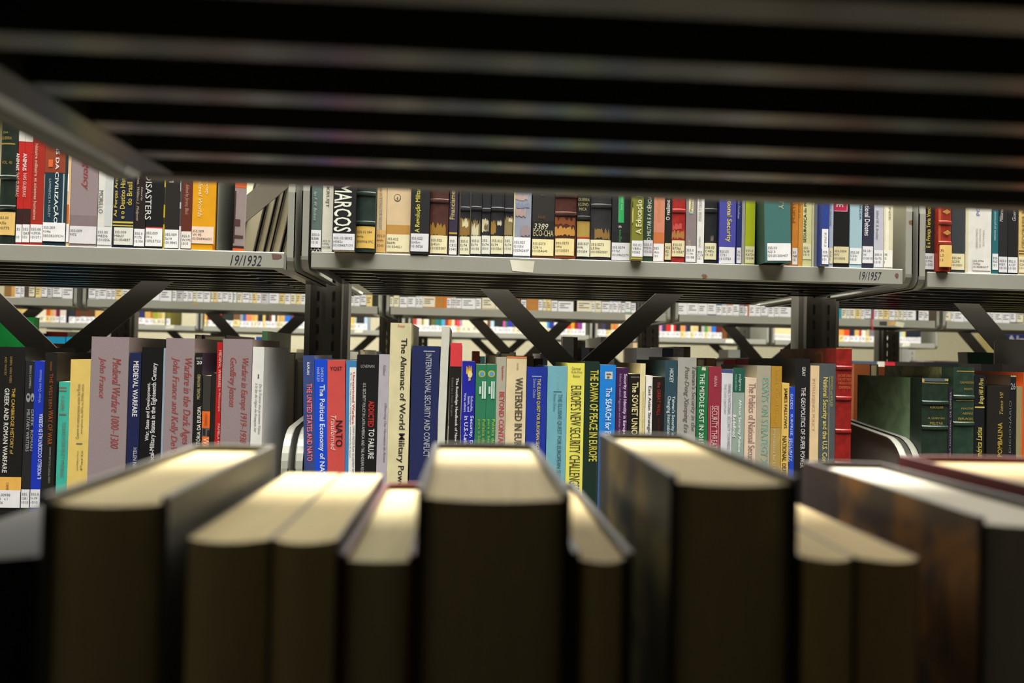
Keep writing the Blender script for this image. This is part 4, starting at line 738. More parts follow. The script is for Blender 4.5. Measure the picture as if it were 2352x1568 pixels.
# ================================================================== distant rows
# runs of (left, right, cover, label) in the pixels of an enlarged view: x = offset + value / scale
def run(s, off, sc):
    out = []
    for it in s.split():
        q = it.split(',')
        out.append((off+float(q[0])/sc, off+float(q[1])/sc, q[2], {'w':'e6e6ea', 'c':'e2dcc4', 'y':'e6cf8e', 'g':'c4c4c6', 'n':None}[q[3]], q[4] if len(q) > 4 else None))
    return out
R2 = [  # second row, upper shelf: only the feet of the books show
 ('the second row behind the green folder', run('185,264,22252c,w 266,312,2a2c30,w 318,372,55483c,n 374,452,303034,c 464,540,8a7a4a,y 541,622,20263c,w 626,690,4a4640,g 694,822,2a5a3c,w 824,968,2a5a3c,w', 0, 5.88)),
 ('the second row behind the mauve hardbacks', run('1180,1276,a8c4d4,w 1280,1325,d8d0c8,w 1326,1424,1e1f22,w 1425,1494,1e1f22,w 1496,1544,3058b0,w 1546,1636,d8c8a0,y 1638,1728,8a1c38,w 1730,1816,dcd4b4,y 1818,1905,b0ccd8,w 1908,2018,303438,w 2020,2144,303438,w 2146,2308,1f6a50,w', 0, 5.88)
   + run('15,78,1f6a50,w 82,140,5fb41e,w 144,228,3a3832,g 230,294,9ab4dc,w 296,358,2a6468,w 360,410,9a9a86,c 412,500,6a88a8,w 503,595,5a5c3a,w 599,640,6a5048,c 642,690,b8a060,y 692,758,30343a,w 760,840,8a8a6a,w 842,902,22262a,w 908,950,7ab81a,w 956,1026,7a2c1c,c 1028,1124,2a2c2e,w 1126,1164,1f7a8a,w 1166,1222,d9c48c,y 1223,1284,d8601e,w 1286,1394,2c5ab4,g 1396,1526,3058b0,w 1528,1600,8a8a2a,y 1602,1680,6a6e74,w 1682,1758,22221e,c 1760,1820,d0b878,y 1822,1895,b4d0d4,w', 380, 5.88)
   + run('20,110,8a8a6a,w 112,210,3a3c40,w 215,330,c0b890,c 335,430,2c3a5c,w 435,520,8a4a3a,w 524,608,40444a,w 612,660,c8b4b8,w 662,742,1e1f22,w 745,824,1e1f22,w 826,905,c8b878,y', 700, 5.88)),
 ('the second row behind the V of braces', run('1142,1194,26241f,c 1196,1270,c8c090,c 1276,1380,22242a,w 1382,1494,1e2024,w 1496,1540,9ac0cc,w 1542,1588,b8c0b0,w 1590,1758,c07a2a,c 1760,1870,b87a34,n 1872,1914,c8762a,n 1916,1974,c8742a,w 1976,2004,303030,w 2006,2038,a88a80,w 2040,2114,1d1e20,w 2116,2308,2a1a18,w 2310,2380,26262a,w', 700, 5.88)
   + run('75,154,22242a,w 158,336,d0c498,c 340,455,c4bc94,c 550,672,8a5420,n 684,756,1c1d20,w 760,918,b47a3a,n 920,978,1f3a2c,w 982,1030,c8b87c,c 1034,1092,c9b070,y 1095,1180,1c1d22,w 1185,1396,1a1b1e,w 1442,1644,26241c,c 1646,1684,c8c0a4,w 1687,1770,d4cca8,c 1775,1880,1e1f22,w 1882,1924,c8c8d0,w 1926,2000,2a44b0,w 2002,2038,b8b8c0,w 2042,2094,3a3e44,w 2096,2172,2f9a6a,w 2176,2238,1c1d20,w', 1080, 5.88)),
 ('the second row bay with the ribbon', run('682,818,d8d8dc,w 820,966,d8d8dc,w 968,1088,d8d8dc,w 1090,1210,2c4a80,w 1212,1284,3a5a90,w 1286,1356,c0c0c4,w 1358,1434,c88a70,w 1436,1520,d8d8d8,w 1522,1590,6a5a78,g 1592,1634,8a2a2c,w 1636,1655,b8641e,n 1657,1740,d0d0d4,w 1742,1810,b8c0b8,w 1814,1910,8a8e94,w 1912,1994,2a2c34,w 1998,2060,b8bcc0,w 2062,2222,d8b060,w 2232,2320,2a2a28,c', 1440, 5.88)
   + run('150,235,8a4a30,w 240,330,3a3c44,w 335,420,c4b078,c 425,520,2a3a5c,w 545,570,2aa0b0,n 571,620,3aa0a8,c 622,650,d8d8d0,w 651,708,26303c,c 710,760,c8a04a,y 762,798,d8d8dc,w 800,860,3a8a9c,w 892,930,d0d0d4,w 932,980,d4c48c,c 982,1035,b8a468,y 1037,1094,8a7a90,w 1096,1130,d8c890,c 1132,1174,1c2a40,c 1176,1210,d0d0d4,w 1212,1300,4a5a70,w 1302,1325,1a1c24,n 1327,1380,20242c,w 1382,1425,c8862a,w', 1800, 4.26)),
 ('the second row by the blue sign', run('1562,1640,c8b878,c 1642,1670,c0c4c8,w 1672,1770,d8d8dc,w 1772,1850,b8c0c8,w 1852,1952,2c3a5c,w 1955,2022,c8c8cc,w 2026,2070,9aa0a8,w 2072,2144,b8b8bc,w 2146,2220,d0d0d4,w 2222,2282,17181c,w 2286,2352,26261e,c', 1800, 4.26)),
]
R3 = [  # third row
 ('the third row behind the green folder', run('30,120,7a5a30,c 125,200,b08a4a,y 205,280,c8a860,y 284,352,c9b070,y 360,455,8a4a30,c 458,502,c8b898,w 506,606,d4ccb0,c 608,662,b8501e,y 664,700,c89a48,c 702,740,c89a94,c 742,786,6a1c28,w 796,876,c8bcb4,w 880,918,1a1c20,n 920,1002,22262c,w 1006,1074,5a2a1c,w 1076,1148,4a3420,w 1150,1210,5a2c1c,w 1212,1266,44361e,w 1270,1360,c8a060,n 1362,1490,c4a868,c 1500,1600,8a3a2a,w 1605,1700,3a4a5a,w 1704,1798,c8b070,c 1800,1864,7a4a20,c 1866,1944,26285c,w 1946,2020,c09a50,w 2022,2048,a85a20,w 2050,2112,8a9230,c 2114,2172,a89a48,c 2174,2214,c8b878,c 2216,2236,5a5a48,n 2238,2290,6a6418,w', 0, 5.88)),
 ('the third row left of the almanac', run('515,550,c8a058,y 562,612,7a1c18,w 614,690,3a3a38,w 715,750,a82c1c,w 770,836,1f2624,w 838,906,1f2624,w 910,996,6a4a30,y 1000,1038,8a8e94,w 1040,1076,1f58a0,w 1080,1146,d87a5a,w 1148,1194,c89a50,c 1196,1236,c8a868,c 1240,1304,1a1c20,w 1306,1342,d0b468,y 1344,1390,1c1c1e,w 1392,1425,6a3a1c,w 1427,1472,d4d4d4,w 1474,1500,2a2410,w 1502,1532,c8b080,y 1538,1602,c09a58,c 1605,1676,2468c0,w 1680,1704,4a4a90,w 1706,1790,7a2c1c,w 1792,1888,d4ccb0,w', 380, 5.88)
   + run('20,120,c8b070,c 125,230,2c4a6a,w 235,330,8a3a2a,w 335,430,c8c0a0,w 435,520,3a3a3c,w 525,600,b08a4a,c 606,656,d8a858,y 660,690,a8b8a0,w 692,796,1a1e24,w 798,836,a8c0d0,w', 700, 5.88)),
 ('the third row with cream spines', run('1455,1506,a03a2c,w 1508,1574,d4b8b4,w 1576,1600,7a7a1a,w 1602,1636,d8d0b0,w 1638,1670,d8d4c8,w 1672,1702,23263a,w 1704,1756,5a5a20,w 1760,1808,1f6a70,w 1810,1840,1c6a4a,w 1842,1888,3a9ac8,w 1890,1934,8a2c1c,w 1936,1980,d8702c,w 1982,2018,d4c8a8,w 2020,2050,b82c30,w 2052,2094,c8404a,y 2096,2122,8a94b0,w 2125,2186,d8d0b4,c 2188,2256,d4ccb0,c 2258,2340,d8d0b0,c', 700, 5.88)
   + run('30,92,d8cca8,c 94,158,d8d0b4,c 160,226,dcd4b8,w 228,270,6a4420,y 272,320,a8c4d8,w 322,378,1c1e22,w 380,440,1a1c20,w 442,470,c84a98,w 472,500,1f6a2c,w 502,566,2c2c98,w 568,622,3a3c40,c 624,690,b08a3a,c 692,742,d0ccb4,w 744,800,8a3a2c,w 802,858,c8c0a0,w 862,892,6a3428,w 896,932,202428,w 940,1032,d8d0b0,c 1034,1066,2c88c0,y 1068,1130,20287c,w 1132,1204,d8d8d4,w 1208,1252,b8a8b8,w 1254,1302,2c2c90,w 1304,1360,d0301c,c 1362,1406,c8941c,w 1408,1456,7a1420,w 1458,1482,8a3a8a,w 1484,1512,7a2c7c,w 1514,1556,d4d4d0,w', 1080, 5.88)),
 ('the third row before its bare stretch', run('1702,1732,6a1824,w 1734,1776,2c2826,w 1778,1832,302a4a,w 1836,1900,1c1818,y 1902,1930,b88a40,c 1932,1966,c8642a,w 1968,2002,b08a4a,w 2004,2062,d4ccb0,w 2064,2086,2c9a5a,w 2088,2150,c8b088,c 2154,2240,8a8a90,w 2244,2340,d0c8b0,c', 1080, 5.88)
   + run('425,470,d08a98,w 472,488,2c44b0,w 490,530,2c2a24,w 532,596,c0201c,w 598,626,d8d4c8,w 628,658,c82420,w 660,722,1a1816,w 726,790,d08a4a,y 792,812,3a3a78,w 814,858,1c1c20,w 862,906,c8bc90,y 908,966,c8b078,w 968,1006,141416,w 1010,1050,a8a49c,w 1052,1090,3a8a4a,y 1092,1142,b89a68,w 1146,1172,1c6ac8,c 1174,1200,1c6ac8,w 1202,1244,541820,w 1246,1284,541820,w 1288,1350,6a3c14,n', 1440, 5.88)),
 ('the third row at its open end', run(' '.join('%d,%d,d8c898,w' % (1985+24*k, 2008+24*k) for k in range(10))+' 2232,2308,c8908a,w 2312,2352,2438a0,w', 1440, 5.88)
   + run('160,245,8a5a30,w 250,345,c8b080,c 350,440,2c3a5c,w 445,540,c8c4b8,w 544,594,d08a3a,y 596,646,d8481c,w 650,696,26203c,w 698,742,c8a45c,w 744,765,b0242c,w 767,805,d8d4c8,w 808,840,b8a878,y 843,886,6a6a70,w 888,911,c8241f,y 912,936,c8241f,y 945,1010,3a4a3a,w 1015,1080,8a6a40,w 1085,1136,c8c0b0,w 1140,1170,a8c4c0,w 1171,1195,d8c070,w', 1800, 4.26)
   + run(' '.join('%d,%d,17202c,w' % (1196+25*k, 1220+25*k) for k in range(6)), 1800, 4.26)),
]
CN = {}
def colour_word(h):
    r, g, b = [int(h[i:i+2], 16) for i in (0, 2, 4)]
    mx, mn = max(r, g, b), min(r, g, b)
    if mx-mn < 26: return 'black' if mx < 70 else 'grey' if mx < 175 else 'white'
    if mx < 70 and mx-mn < 34: return 'dark'
    if r == mx and mn > 140: return 'cream' if b < r-12 else 'pale'
    if r == mx:
        if b > g+15: return 'purple' if b > r*.8 else 'crimson' if g < 60 else 'pink'
        if g > .8*r: return 'olive' if mx < 150 else 'yellow'
        if g > .55*r: return 'brown' if mx < 130 else 'tan'
        if g > .38*r: return 'brown' if mx < 130 else 'orange'
        return 'maroon' if mx < 125 else 'red'
    if g == mx: return 'teal' if b > .75*g else 'green'
    return 'blue' if mx > 110 else 'navy'
# ================================================================== things seen over the tops of the books
def back_book(label, x0, x1, ytop, Y, dep, col, zb, hard=True, kind='cloth', pages='b8a880', name='book', group=None, spine_near=False, side=None):
    """a book of the far half of a row: its page edges face us, its spine the next aisle"""
    ym = ytop+4; zb += .0006
    a, b = X(x0, ym, Y), X(x1, ym, Y)
    h = P((x0+x1)/2, ytop, Y).z-zb
    if spine_near:
        return dict(name=name, label=label, loc=((a+b)/2, Y, zb), wd=b-a, h=h, dep=dep, col=col, kind=kind, hard=hard, pages=pages, group=group, side=side)
    return dict(name=name, label=label, loc=((a+b)/2, Y+dep, zb), wd=b-a, h=h, dep=dep, col=col, kind=kind, hard=hard, pages=pages, rot=math.pi, group=group, side=side)
YF = YM+.03       # nearest edge of the books on the far half of the row in focus
gB = 'books on the far half of the row in focus'
BK = [
 ('tall bright green folder over the black Greek warfare volume', -60, 79, 727, YF+.02, .018, '2fcf60', ZL, dict(spine_near=True, kind='paper', name='folder')),
 ('grey-white volume showing over the dark grey and blue paperbacks', 50, 112, 797, YF-.02, .11, '9a98a2', ZL, dict(spine_near=True, kind='paper')),
 ('brown-black volume between the grey-white one and the first mauve hardback', 120, 178, 797, YF, .08, '1f1a16', ZL, {}),
 ('orange volume lying low behind the Western Way of War', 123, 180, 789, YF+.10, .16, 'a86428', ZL, dict(spine_near=True)),
 ('cyan volume behind the green folder', 96, 150, 773, YB+.01, .17, '0f7fa6', ZBL, dict(spine_near=True, kind='paper')),
 ('second cyan volume behind the green folder, with pale marks', 152, 194, 774, YB+.01, .17, '0f86b0', ZBL, dict(spine_near=True, kind='paper')),
 ('blue volume tucked behind the cyan ones', 86, 102, 765, YB+.2, .16, '1a2f80', ZBL, {}),
 ('red-edged volume behind the cyan ones', 106, 154, 761, YB+.22, .16, 'c83a3a', ZBL, dict(spine_near=True, kind='paper')),
 ('white-edged volume beside the red-edged one', 155, 208, 762, YB+.22, .16, 'd8d8d0', ZBL, dict(spine_near=True, kind='paper')),
 ('black volume with slate neighbour behind the Dark Ages hardback', 448, 466, 768, YF, .2, '211f1e', ZL, {}),
 ('slate volume behind the Dark Ages hardback', 467, 520, 769, YF, .2, '3c3e48', ZL, {}),
 ('tall green volume with a pale green edge behind the white volume with French italics', 602, 615, 760, YF, .2, '6aa070', ZL, dict(spine_near=True, kind='paper', side=('323f24', '2b371f'))),
 ('small blue volume beside the tall green one', 588, 600, 773, YB+.01, .16, '1c4f9a', ZBL, dict(spine_near=True, kind='paper')),
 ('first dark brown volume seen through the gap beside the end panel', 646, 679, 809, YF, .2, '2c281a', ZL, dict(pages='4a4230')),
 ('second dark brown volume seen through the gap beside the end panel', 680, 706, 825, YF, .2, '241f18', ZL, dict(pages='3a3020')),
 ('cream volume behind the slate-blue NATO paperback', 684, 712, 810, YF+.21, .05, 'c4b88c', ZL, dict(spine_near=True)),
 ('orange paperback far behind the gap', 645, 650, 803, YB+.01, .16, 'c87a20', ZBL, dict(spine_near=True)),
 ('blue paperback far behind the gap', 651, 657, 803, YB+.01, .16, '2448a0', ZBL, dict(spine_near=True)),
 ('cream paperback far behind the gap with a green stripe', 665, 681, 801, YB+.01, .16, 'd0c8a0', ZBL, dict(spine_near=True)),
 ('dark grey binder beside the slotted post, white inside', 801, 826, 804, YF, .2, '48463f', ZL, dict(pages='dcd8c8')),
 ('worn beige volume beside the dark grey binder', 827, 840, 803, YF, .18, '8a8072', ZL, {}),
 ('small blue volume over the Addicted to Failure book', 852, 864, 806, YB+.01, .16, '1c3c80', ZBL, dict(spine_near=True)),
 ('red-brown ribbed volume beyond the red-topped paperback', 1085, 1102, 806, YF, .16, '7a3424', ZL, dict(spine_near=True)),
 ('pale blue volume over the deep blue paperback', 1103, 1114, 818, YF, .16, '6aa8b8', ZL, dict(spine_near=True, kind='paper')),
 ('grey-brown volume over the twin green paperbacks', 1120, 1148, 812, YF, .18, '6a655c', ZL, {}),
 ('slate volume over the grey-beige hardback', 1149, 1185, 808, YF, .18, '5c5f66', ZL, {}),
 ('dark brown volume over the cream Watershed volume', 1186, 1226, 817, YF, .2, '35261a', ZL, dict(spine_near=True)),
 ('small black volume beside the dark brown one', 1229, 1247, 823, YF+.01, .16, '17120f', ZL, dict(spine_near=True)),
 ('grey pale-edged volume left of the foot of the V of braces', 1241, 1258, 812, YF+.06, .18, '6c6c70', ZL, dict(spine_near=True)),
 ('tall grey board standing inside the V of braces', 1293, 1318, 773, YF+.02, .03, '5a5b54', ZL, dict(spine_near=True, kind='cloth')),
 ('tall black volume with a brown stripe beside the grey board', 1319, 1327, 774, YF+.02, .2, '26190f', ZL, dict(spine_near=True)),
 ('short slate volume inside the V of braces', 1336, 1354, 798, YF+.02, .2, '47474b', ZL, dict(spine_near=True)),
 ('short dark brown volume inside the V of braces', 1355, 1376, 799, YF+.02, .2, '27140c', ZL, dict(spine_near=True)),
 ('grey-white lined volume behind the brace', 1380, 1412, 774, YF+.04, .2, '9a968e', ZL, dict(spine_near=True, kind='paper')),
 ('narrow peach volume beside the pale box', 1454, 1464, 787, YB+.01, .16, 'd8bc94', ZBL, dict(spine_near=True)),
 ('pale grey pamphlet box standing over the white and cream books', 1463, 1521, 799, YF, .12, 'b0afac', ZL, dict(spine_near=True, kind='paper', name='pamphlet_box')),
 ('dark slate volume beside the pale pamphlet box', 1522, 1546, 799, YF+.02, .2, '2f3340', ZL, dict(spine_near=True)),
 ('grey-white worn volume beside the dark slate one', 1547, 1571, 796, YF+.04, .2, '857f78', ZL, dict(spine_near=True, kind='leather')),
 ('brown-grey volume beside the worn one', 1572, 1586, 796, YF+.05, .2, '5f553e', ZL, dict(spine_near=True)),
 ('dark brown volume over the green Middle East paperback', 1600, 1621, 822, YF, .2, '4a3826', ZL, {}),
 ('tan-brown volume over the crimson-pink paperback', 1622, 1643, 822, YF, .2, '65492c', ZL, dict(spine_near=True)),
 ('grey volume over the white Israel paperback', 1645, 1662, 830, YF, .2, '77777a', ZL, {}),
 ('first dark red volume over the grey-green book', 1664, 1690, 826, YF, .2, '6a1c1e', ZL, dict(spine_near=True)),
 ('second dark red volume over the grey-green book', 1691, 1721, 824, YF, .2, '4f1a20', ZL, dict(spine_near=True)),
 ('grey speckled box standing far behind the dark red volumes', 1673, 1700, 803, YB+.06, .1, '80847c', ZBL, dict(spine_near=True, name='file_box')),
 ('beige-topped volume over the essays book', 1722, 1741, 822, YF, .2, '4c4636', ZL, dict(pages='cfc294')),
 ('first orange-brown volume right of the tall red leather one', 1962, 1998, 836, YF, .2, 'a0562c', ZL, dict(spine_near=True)),
 ('dark olive volume between two orange-brown ones', 1999, 2017, 836, YF, .2, '38352a', ZL, {}),
 ('second orange-brown volume right of the tall red leather one', 2018, 2040, 842, YF, .2, '98502a', ZL, dict(spine_near=True)),
 ('dark olive volume beside the second orange-brown one', 2041, 2055, 843, YF, .2, '34322a', ZL, {}),
 ('dark red volume with a bright red top beside the olive one', 2056, 2070, 843, YF, .2, '7a1420', ZL, dict(spine_near=True)),
 ('blue-grey volume far behind the tall red leather one', 1958, 2014, 829, YB+.01, .17, '4a566a', ZBL, dict(spine_near=True)),
 ('white and blue-grey volume far behind the orange-brown ones', 2015, 2032, 830, YB+.01, .17, 'd4d0c4', ZBL, dict(spine_near=True, kind='paper')),
 ('bright red volume far behind the orange-brown ones', 2033, 2056, 831, YB+.01, .17, 'c02838', ZBL, dict(spine_near=True, kind='paper')),
 ('black volume over the big green leather one', 2122, 2202, 832, YB+.01, .17, '16191e', ZBL, dict(spine_near=True)),
 ('blue volume far behind the tall green leather one', 2204, 2230, 837, YB+.01, .17, '1c4a8a', ZBL, dict(spine_near=True)),
 ('white and magenta volume far behind the black one', 2146, 2226, 829, YB+.25, .16, 'c4b4bc', ZBL, dict(spine_near=True, kind='paper')),
 ('grey volume lying over the black ones near the grey board', 2254, 2300, 836, YA+.17, .055, '7c7e86', ZL, dict(spine_near=True, kind='paper')),
 ('pale grey volume under the grey metal board', 2301, 2380, 838, YA+.17, .055, '9a9ca4', ZL, dict(spine_near=True, kind='paper')),
]

def build_extras():
    # dark green plastic bin and grey metal bookend on the far half
    Yg = YF+.03
    a, b = X(2224, 830, Yg), X(2284, 830, Yg); zt = P(2250, 809, Yg).z
    r = thing('book_bin', 'dark green plastic bin with a flared rim beside the grey metal board', 'bin', ((a+b)/2, Yg, ZL))
    mb = MB(); hw = (b-a)/2; h = zt-ZL; m = mat('16261c', .35)
    pts = [(-hw*.86, 0), (hw*.86, 0), (hw*.9, h*.8), (hw*1.06, h), (-hw*1.06, h), (-hw*.9, h*.8)]
    mb.prism(pts, 'y', 0, .0025, m); mb.prism(pts, 'y', .03, .0325, m)
    for k in ((0, 5), (1, 2), (5, 4), (2, 3)):
        p, q = pts[k[0]], pts[k[1]]
        mb.add([(p[0], 0, p[1]), (q[0], 0, q[1]), (q[0], .03, q[1]), (p[0], .03, p[1])], [(0,1,2,3)], m)
    mb.box(-hw*.86, hw*.86, 0, .03, 0, .003, m)
    mb.build('bin_shell', r)
    Yg = YA+.232
    a, b = X(2284, 810, Yg), X(2400, 810, Yg); zt = P(2310, 779, Yg).z
    r = thing('bookend', 'grey metal board standing below the blue wall sign', 'bookend', ((a+b)/2, Yg, ZL))
    mb = MB(); mb.prism([(-(b-a)/2, 0), ((b-a)/2, 0), ((b-a)/2, zt-ZL), (-(b-a)/2+.006, zt-ZL), (-(b-a)/2, zt-ZL-.006)], 'y', 0, .0015, mat('c8cacc', .3, 'metal')); mb.build('upright_plate', r)
    mb = MB(); mb.box(-(b-a)/2, (b-a)/2, .0015, .03, 0, .0012, mat('c8cacc', .3, 'metal')); mb.build('foot_plate', r)
    a = X(495, 570, YA)
    r = thing('bookend', 'plain grey-green metal bookend beside the bright yellow volume', 'bookend', (a, YA+.004, ZU_L+.0006))
    mb = MB(); mb.box(0, .0015, 0, .13, .0012, .2, mat('6f736a', .5, 'metal')); mb.build('upright_plate', r)
    mb = MB(); mb.box(.0015, .022, .004, .13, 0, .0004, mat('6f736a', .5, 'metal')); mb.build('foot_plate', r)
    # red ribbon marker hanging out of a book of the second row
    mb = MB(); q = [(2007, 713), (2004, 725), (2002, 737), (2003, 748), (2005, 759)]
    p = [P(x, y, YB-.006) for x, y in q]
    vs = []
    for v in p: vs += [(v.x-.0022, v.y, v.z), (v.x+.0022, v.y, v.z)]
    mb.add(vs, [(2*k, 2*k+1, 2*k+3, 2*k+2) for k in range(4)], mat('c02838', .5))
    tag(mb.build('ribbon_marker'), 'red ribbon hanging over the lip of the second row shelf', 'ribbon')
    # empty-shelf bookends of dark sheet on the second and third rows
    for lab, x0, x1, Y, zb, hh in (('black metal bookend closing the row of books left of the almanac post', 908, 914, YB+.02, ZBU, .16), ('black metal bookend behind the brace in the second row', 1462, 1466, YB+.02, ZBU, .16),
                               ('dark metal bookend beside the white book in the third row', 1345, 1350, YC+.02, ZCU, .15), ('dark metal bookend left of the bare third row stretch', 1684, 1690, YC+.02, ZCU, .15), ('dark bookend by the first second-row panel', 166, 170, YB+.02, ZBU, .16)):
        if x0 == 908: x0, x1 = 855, 860
        a, b = X(x0, 740, Y), X(x1, 740, Y)
        r = thing('bookend', lab, 'bookend', ((a+b)/2, Y, zb+.0006), 'metal bookends')
        mb = MB(); mb.box(-.001, .001, 0, .13, .0012, hh, BLACKM); mb.build('upright_plate', r)
        mb = MB(); mb.box(-.001, .012, 0, .12, 0, .0012, BLACKM); mb.build('foot_plate', r)
    # blue sign on the back wall and the pale door trim beside it
    Yw = YW-.036
    a, b = P(2309, 766, Yw), P(2309, 793, Yw); wd = .62
    r = thing('wall_sign', 'blue wall sign with white lettering beginning Almox', 'sign', (a.x, Yw, b.z))
    mb = MB(); mb.box(0, wd, 0, .011, 0, a.z-b.z, mat('1c2f8a', .4)); mb.build('sign_board', r)
    mb = MB(); hh = a.z-b.z
    lay_text(mb, ('b', 'Almoxarifado'), 'h', mat('e4e8f0', .5), .012, wd-.02, hh*.12, hh*.86, lambda u: -.0008); mb.build('sign_lettering', r)
    x0, x1 = X(2243, 800, YW), X(2300, 800, YW)
    mb = MB(); mb.box(x0, x0+.03, YW-.03, YW, 0, 2.1, mat('d0c288', .5)); mb.box(x0+.03, x1+.9, YW-.02, YW, 0, 2.08, mat('cdbd80', .5)); o = struct('door_1', mb)
    x2 = X(1032, 800, YW)
    mb = MB(); mb.box(x2, x2+.02, YW-.02, YW, 0, CEIL, mat('9a947c', .6)); struct('trim_1', mb)
    # fluorescent fittings over the aisles, above the view
    k = 0

# ================================================================== blurred books right in front
def near_books():
    Yn, Yf = .285, .44
    g = 'blurred books with their page edges towards us'
    def zb_(label, x0, x1, yn, col, pages, hard, side=None, kind='cloth', yfar=Yf, ynear=Yn, top=None, bul=.006, xs=None):
        if xs: a, b = xs
        else: a, b = X(x0, yn, ynear), X(x1, yn, ynear)
        z = top if top is not None else P((x0+x1)/2, yn, ynear).z
        return dict(name='book', label=label, loc=((a+b)/2, yfar, ZNL), wd=b-a, h=z-ZNL, dep=yfar-ynear, col=col, kind=kind, hard=hard, pages=pages, rot=math.pi, side=side, group=g, foreedge=bul, bulge=.004 if hard else 0, rough=.5)
    x10 = X(2064, 1050, Yf)
    L = [
     zb_('blurred olive-black volume at the left edge of the front shelf', -230, 84, 1275, '3a382c', '16150f', 0),
     zb_('blurred thick grey-green hardback, second along the front shelf', 97, 388, 1138, '5c594e', 'ecd69a', 1),
     zb_('first of two blurred low blocks of yellowed pages beside the grey-green hardback', 430, 622, 1236, '8a774c', 'f6dfa0', 0, kind='paper'),
     zb_('second of two blurred low blocks of yellowed pages, with a plum cover edge', 625, 776, 1238, '4f3c46', 'f6dfa0', 0, kind='paper'),
     zb_('blurred low volume with pale cream pages and a dark red cover', 781, 955, 1272, '641c18', 'efdfa6', 1, kind='paper', bul=.002),
     zb_('blurred thick black hardback in the middle of the front shelf', 958, 1313, 1128, '24241f', 'e2cc98', 1),
     zb_('blurred low volume of cream pages between the two tall black hardbacks', 1317, 1455, 1268, '2c2a22', 'e8cf94', 1, kind='paper'),
     zb_('blurred tall black hardback with olive-marbled boards and a lifted top', 1540, 1834, 1092, '26281f', 'e2cb92', 1, side=('2c2e28', '7a6a34', .03)),
     zb_('blurred dark-edged low paperback, ninth along the front shelf', 1840, 1962, 1278, '4a3c22', 'f2d794', 0, kind='paper'),
     zb_('blurred tan low paperback beside the orange-sided leather volume', 1966, 2112, 1280, '6a5a3a', 'eace90', 0, kind='paper'),
     zb_('blurred leather volume with an orange-brown side board and white pages', 2248, 2520, 1188, '30221c', 'efe6d0', 1, side=('3a2a24', '8a5a1c', .045), kind='leather'),
     zb_('blurred dark red volume with tan pages at the end of the front shelf', 2064, 2300, 1050, '5c1216', 'd0b07c', 1, side=('641418', '5a1a0c', .04), top=P(2064, 1046, Yf).z, xs=(max(x10, X(2520, 1188, Yn)+.002), x10+.09), kind='leather'),
    ]
    return L

# ================================================================== assemble
rows = []
rows += row(YA, ZU_L, 560, UL, 'books on the upper shelf marked 19/1932')
rows += row(YA, ZU, 590, UM, 'books on the upper shelf with the paper tag')
rows += row(YA, ZU_R, 622, UR, 'books on the upper shelf after the rounded panels')
rows += row(YA, ZL, 900, LL, 'books on the lower shelf with the mauve hardbacks')
rows += row(YA, ZL, 900, LM, 'books on the lower shelf between the posts')
rows += row(YA, ZL, 900, LR, 'books on the lower shelf with the green leather volumes')
backs = []
for lab, x0, x1, yt, Y, dep, col, zb, o in BK:
    backs.append(back_book(lab, x0, x1, yt, Y, dep, col, zb, group=gB if Y < YB else 'books on the lower shelf of the second row', **o))
for k, (x0, x1) in enumerate(((538, 577), (580, 598), (601, 612), (614, 636), (640, 657))):
    a, b = X(x0, 578, YF), X(x1, 578, YF)
    backs.append(dict(name='book', label=ORD[k]+' of five leaning grey-brown volumes in the empty stretch behind the sepia paperback', loc=((a+b)/2, YF+.2, ZU_L+.012), wd=(b-a)*.93, h=.21, dep=.2, col='25221d', kind='cloth', hard=True, pages='8a826a', rot=math.pi, lean=-.2, group='leaning volumes on the far half of the row'))
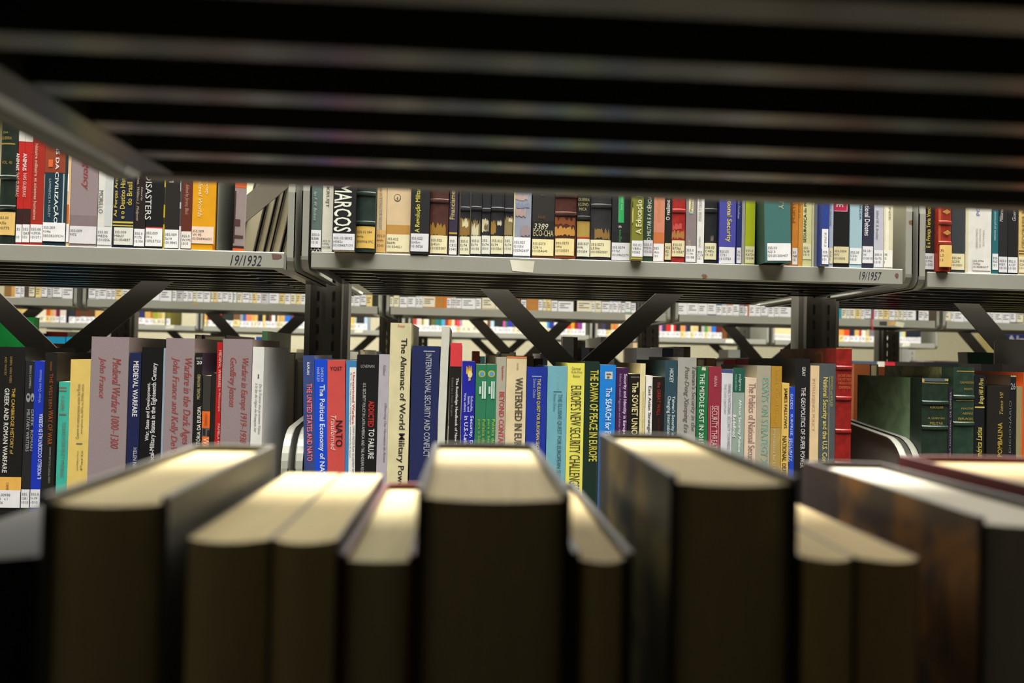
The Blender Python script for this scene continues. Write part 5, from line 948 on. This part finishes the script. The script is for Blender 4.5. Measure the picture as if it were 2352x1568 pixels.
for k, (x0, x1, c) in enumerate(((1030, 1052, '2a2622'), (1053, 1084, '2c221c'), (2030, 2062, '3a3a36'))):
    a, b = X(x0, 590, YF), X(x1, 590, YF)
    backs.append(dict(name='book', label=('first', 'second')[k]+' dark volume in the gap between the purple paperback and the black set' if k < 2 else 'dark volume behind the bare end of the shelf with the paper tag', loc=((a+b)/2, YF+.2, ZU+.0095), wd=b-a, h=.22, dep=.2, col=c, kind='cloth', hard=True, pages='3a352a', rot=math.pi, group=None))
fronts = near_books()
keys = set(TXT_EXTRA)
for b in rows:
    for t in b['texts']: keys.add((t[7], t[0]))
    if b['lab']:
        for s_ in b['lab'][5]:
            if s_: keys.add(('s', s_))
prepare_text(keys)
build_shelving()
def red_lines(root): pass
for b in rows: b.pop('extra', None); make_book(**b)
for b in backs: make_book(**b)
for b in fronts: make_book(**b)
far = []
for nm, R, Y, zb, tall, ref in (('second row', R2, YB, ZBU, .034, 715), ('third row', R3, YC, ZCU, .030, 770)):
    for bay, L in R:
        last = -9; n = 0
        for x0, x1, col, lab, band in L:
            a, b = X(x0, ref, Y), X(x1, ref, Y)
            a = max(a, last+.0005)
            if b-a < .004: continue
            last = b
            far.append((x1-x0, a, b, Y, zb, col, lab, tall*random.uniform(.94, 1.05), random.uniform(.185, .235), random.uniform(.13, .165), bay, n)); n += 1
keep = set(id(f) for f in sorted(far, key=lambda f: -f[0])[:max(0, 318-len(rows)-len(backs)-len(fronts))])
cm_, pm_, lm_ = MB(), MB(), MB()
for f in far:
    wpx, a, b, Y, zb, col, lab, tall, h, dep, bay, n = f
    if id(f) in keep:
        lw = {'e6e6ea': 'white', 'e2dcc4': 'cream', 'e6cf8e': 'yellow', 'c4c4c6': 'grey', None: 'no'}[lab]
        simple_book('book', '%s book with %s label, %s in %s' % (colour_word(col), lw, ORD[n], bay), a, b, Y+.004, zb, h, dep, col, lab, 'books of '+bay, tall=tall)
    else:
        far_book(cm_, a, b, Y+.004, zb+.0005, h, dep, col, lab, tall)
o = cm_.build('distant_books'); o['kind'] = 'stuff'
tag(o, 'slim books filling the far shelves of the second and third rows', 'books')
build_extras()
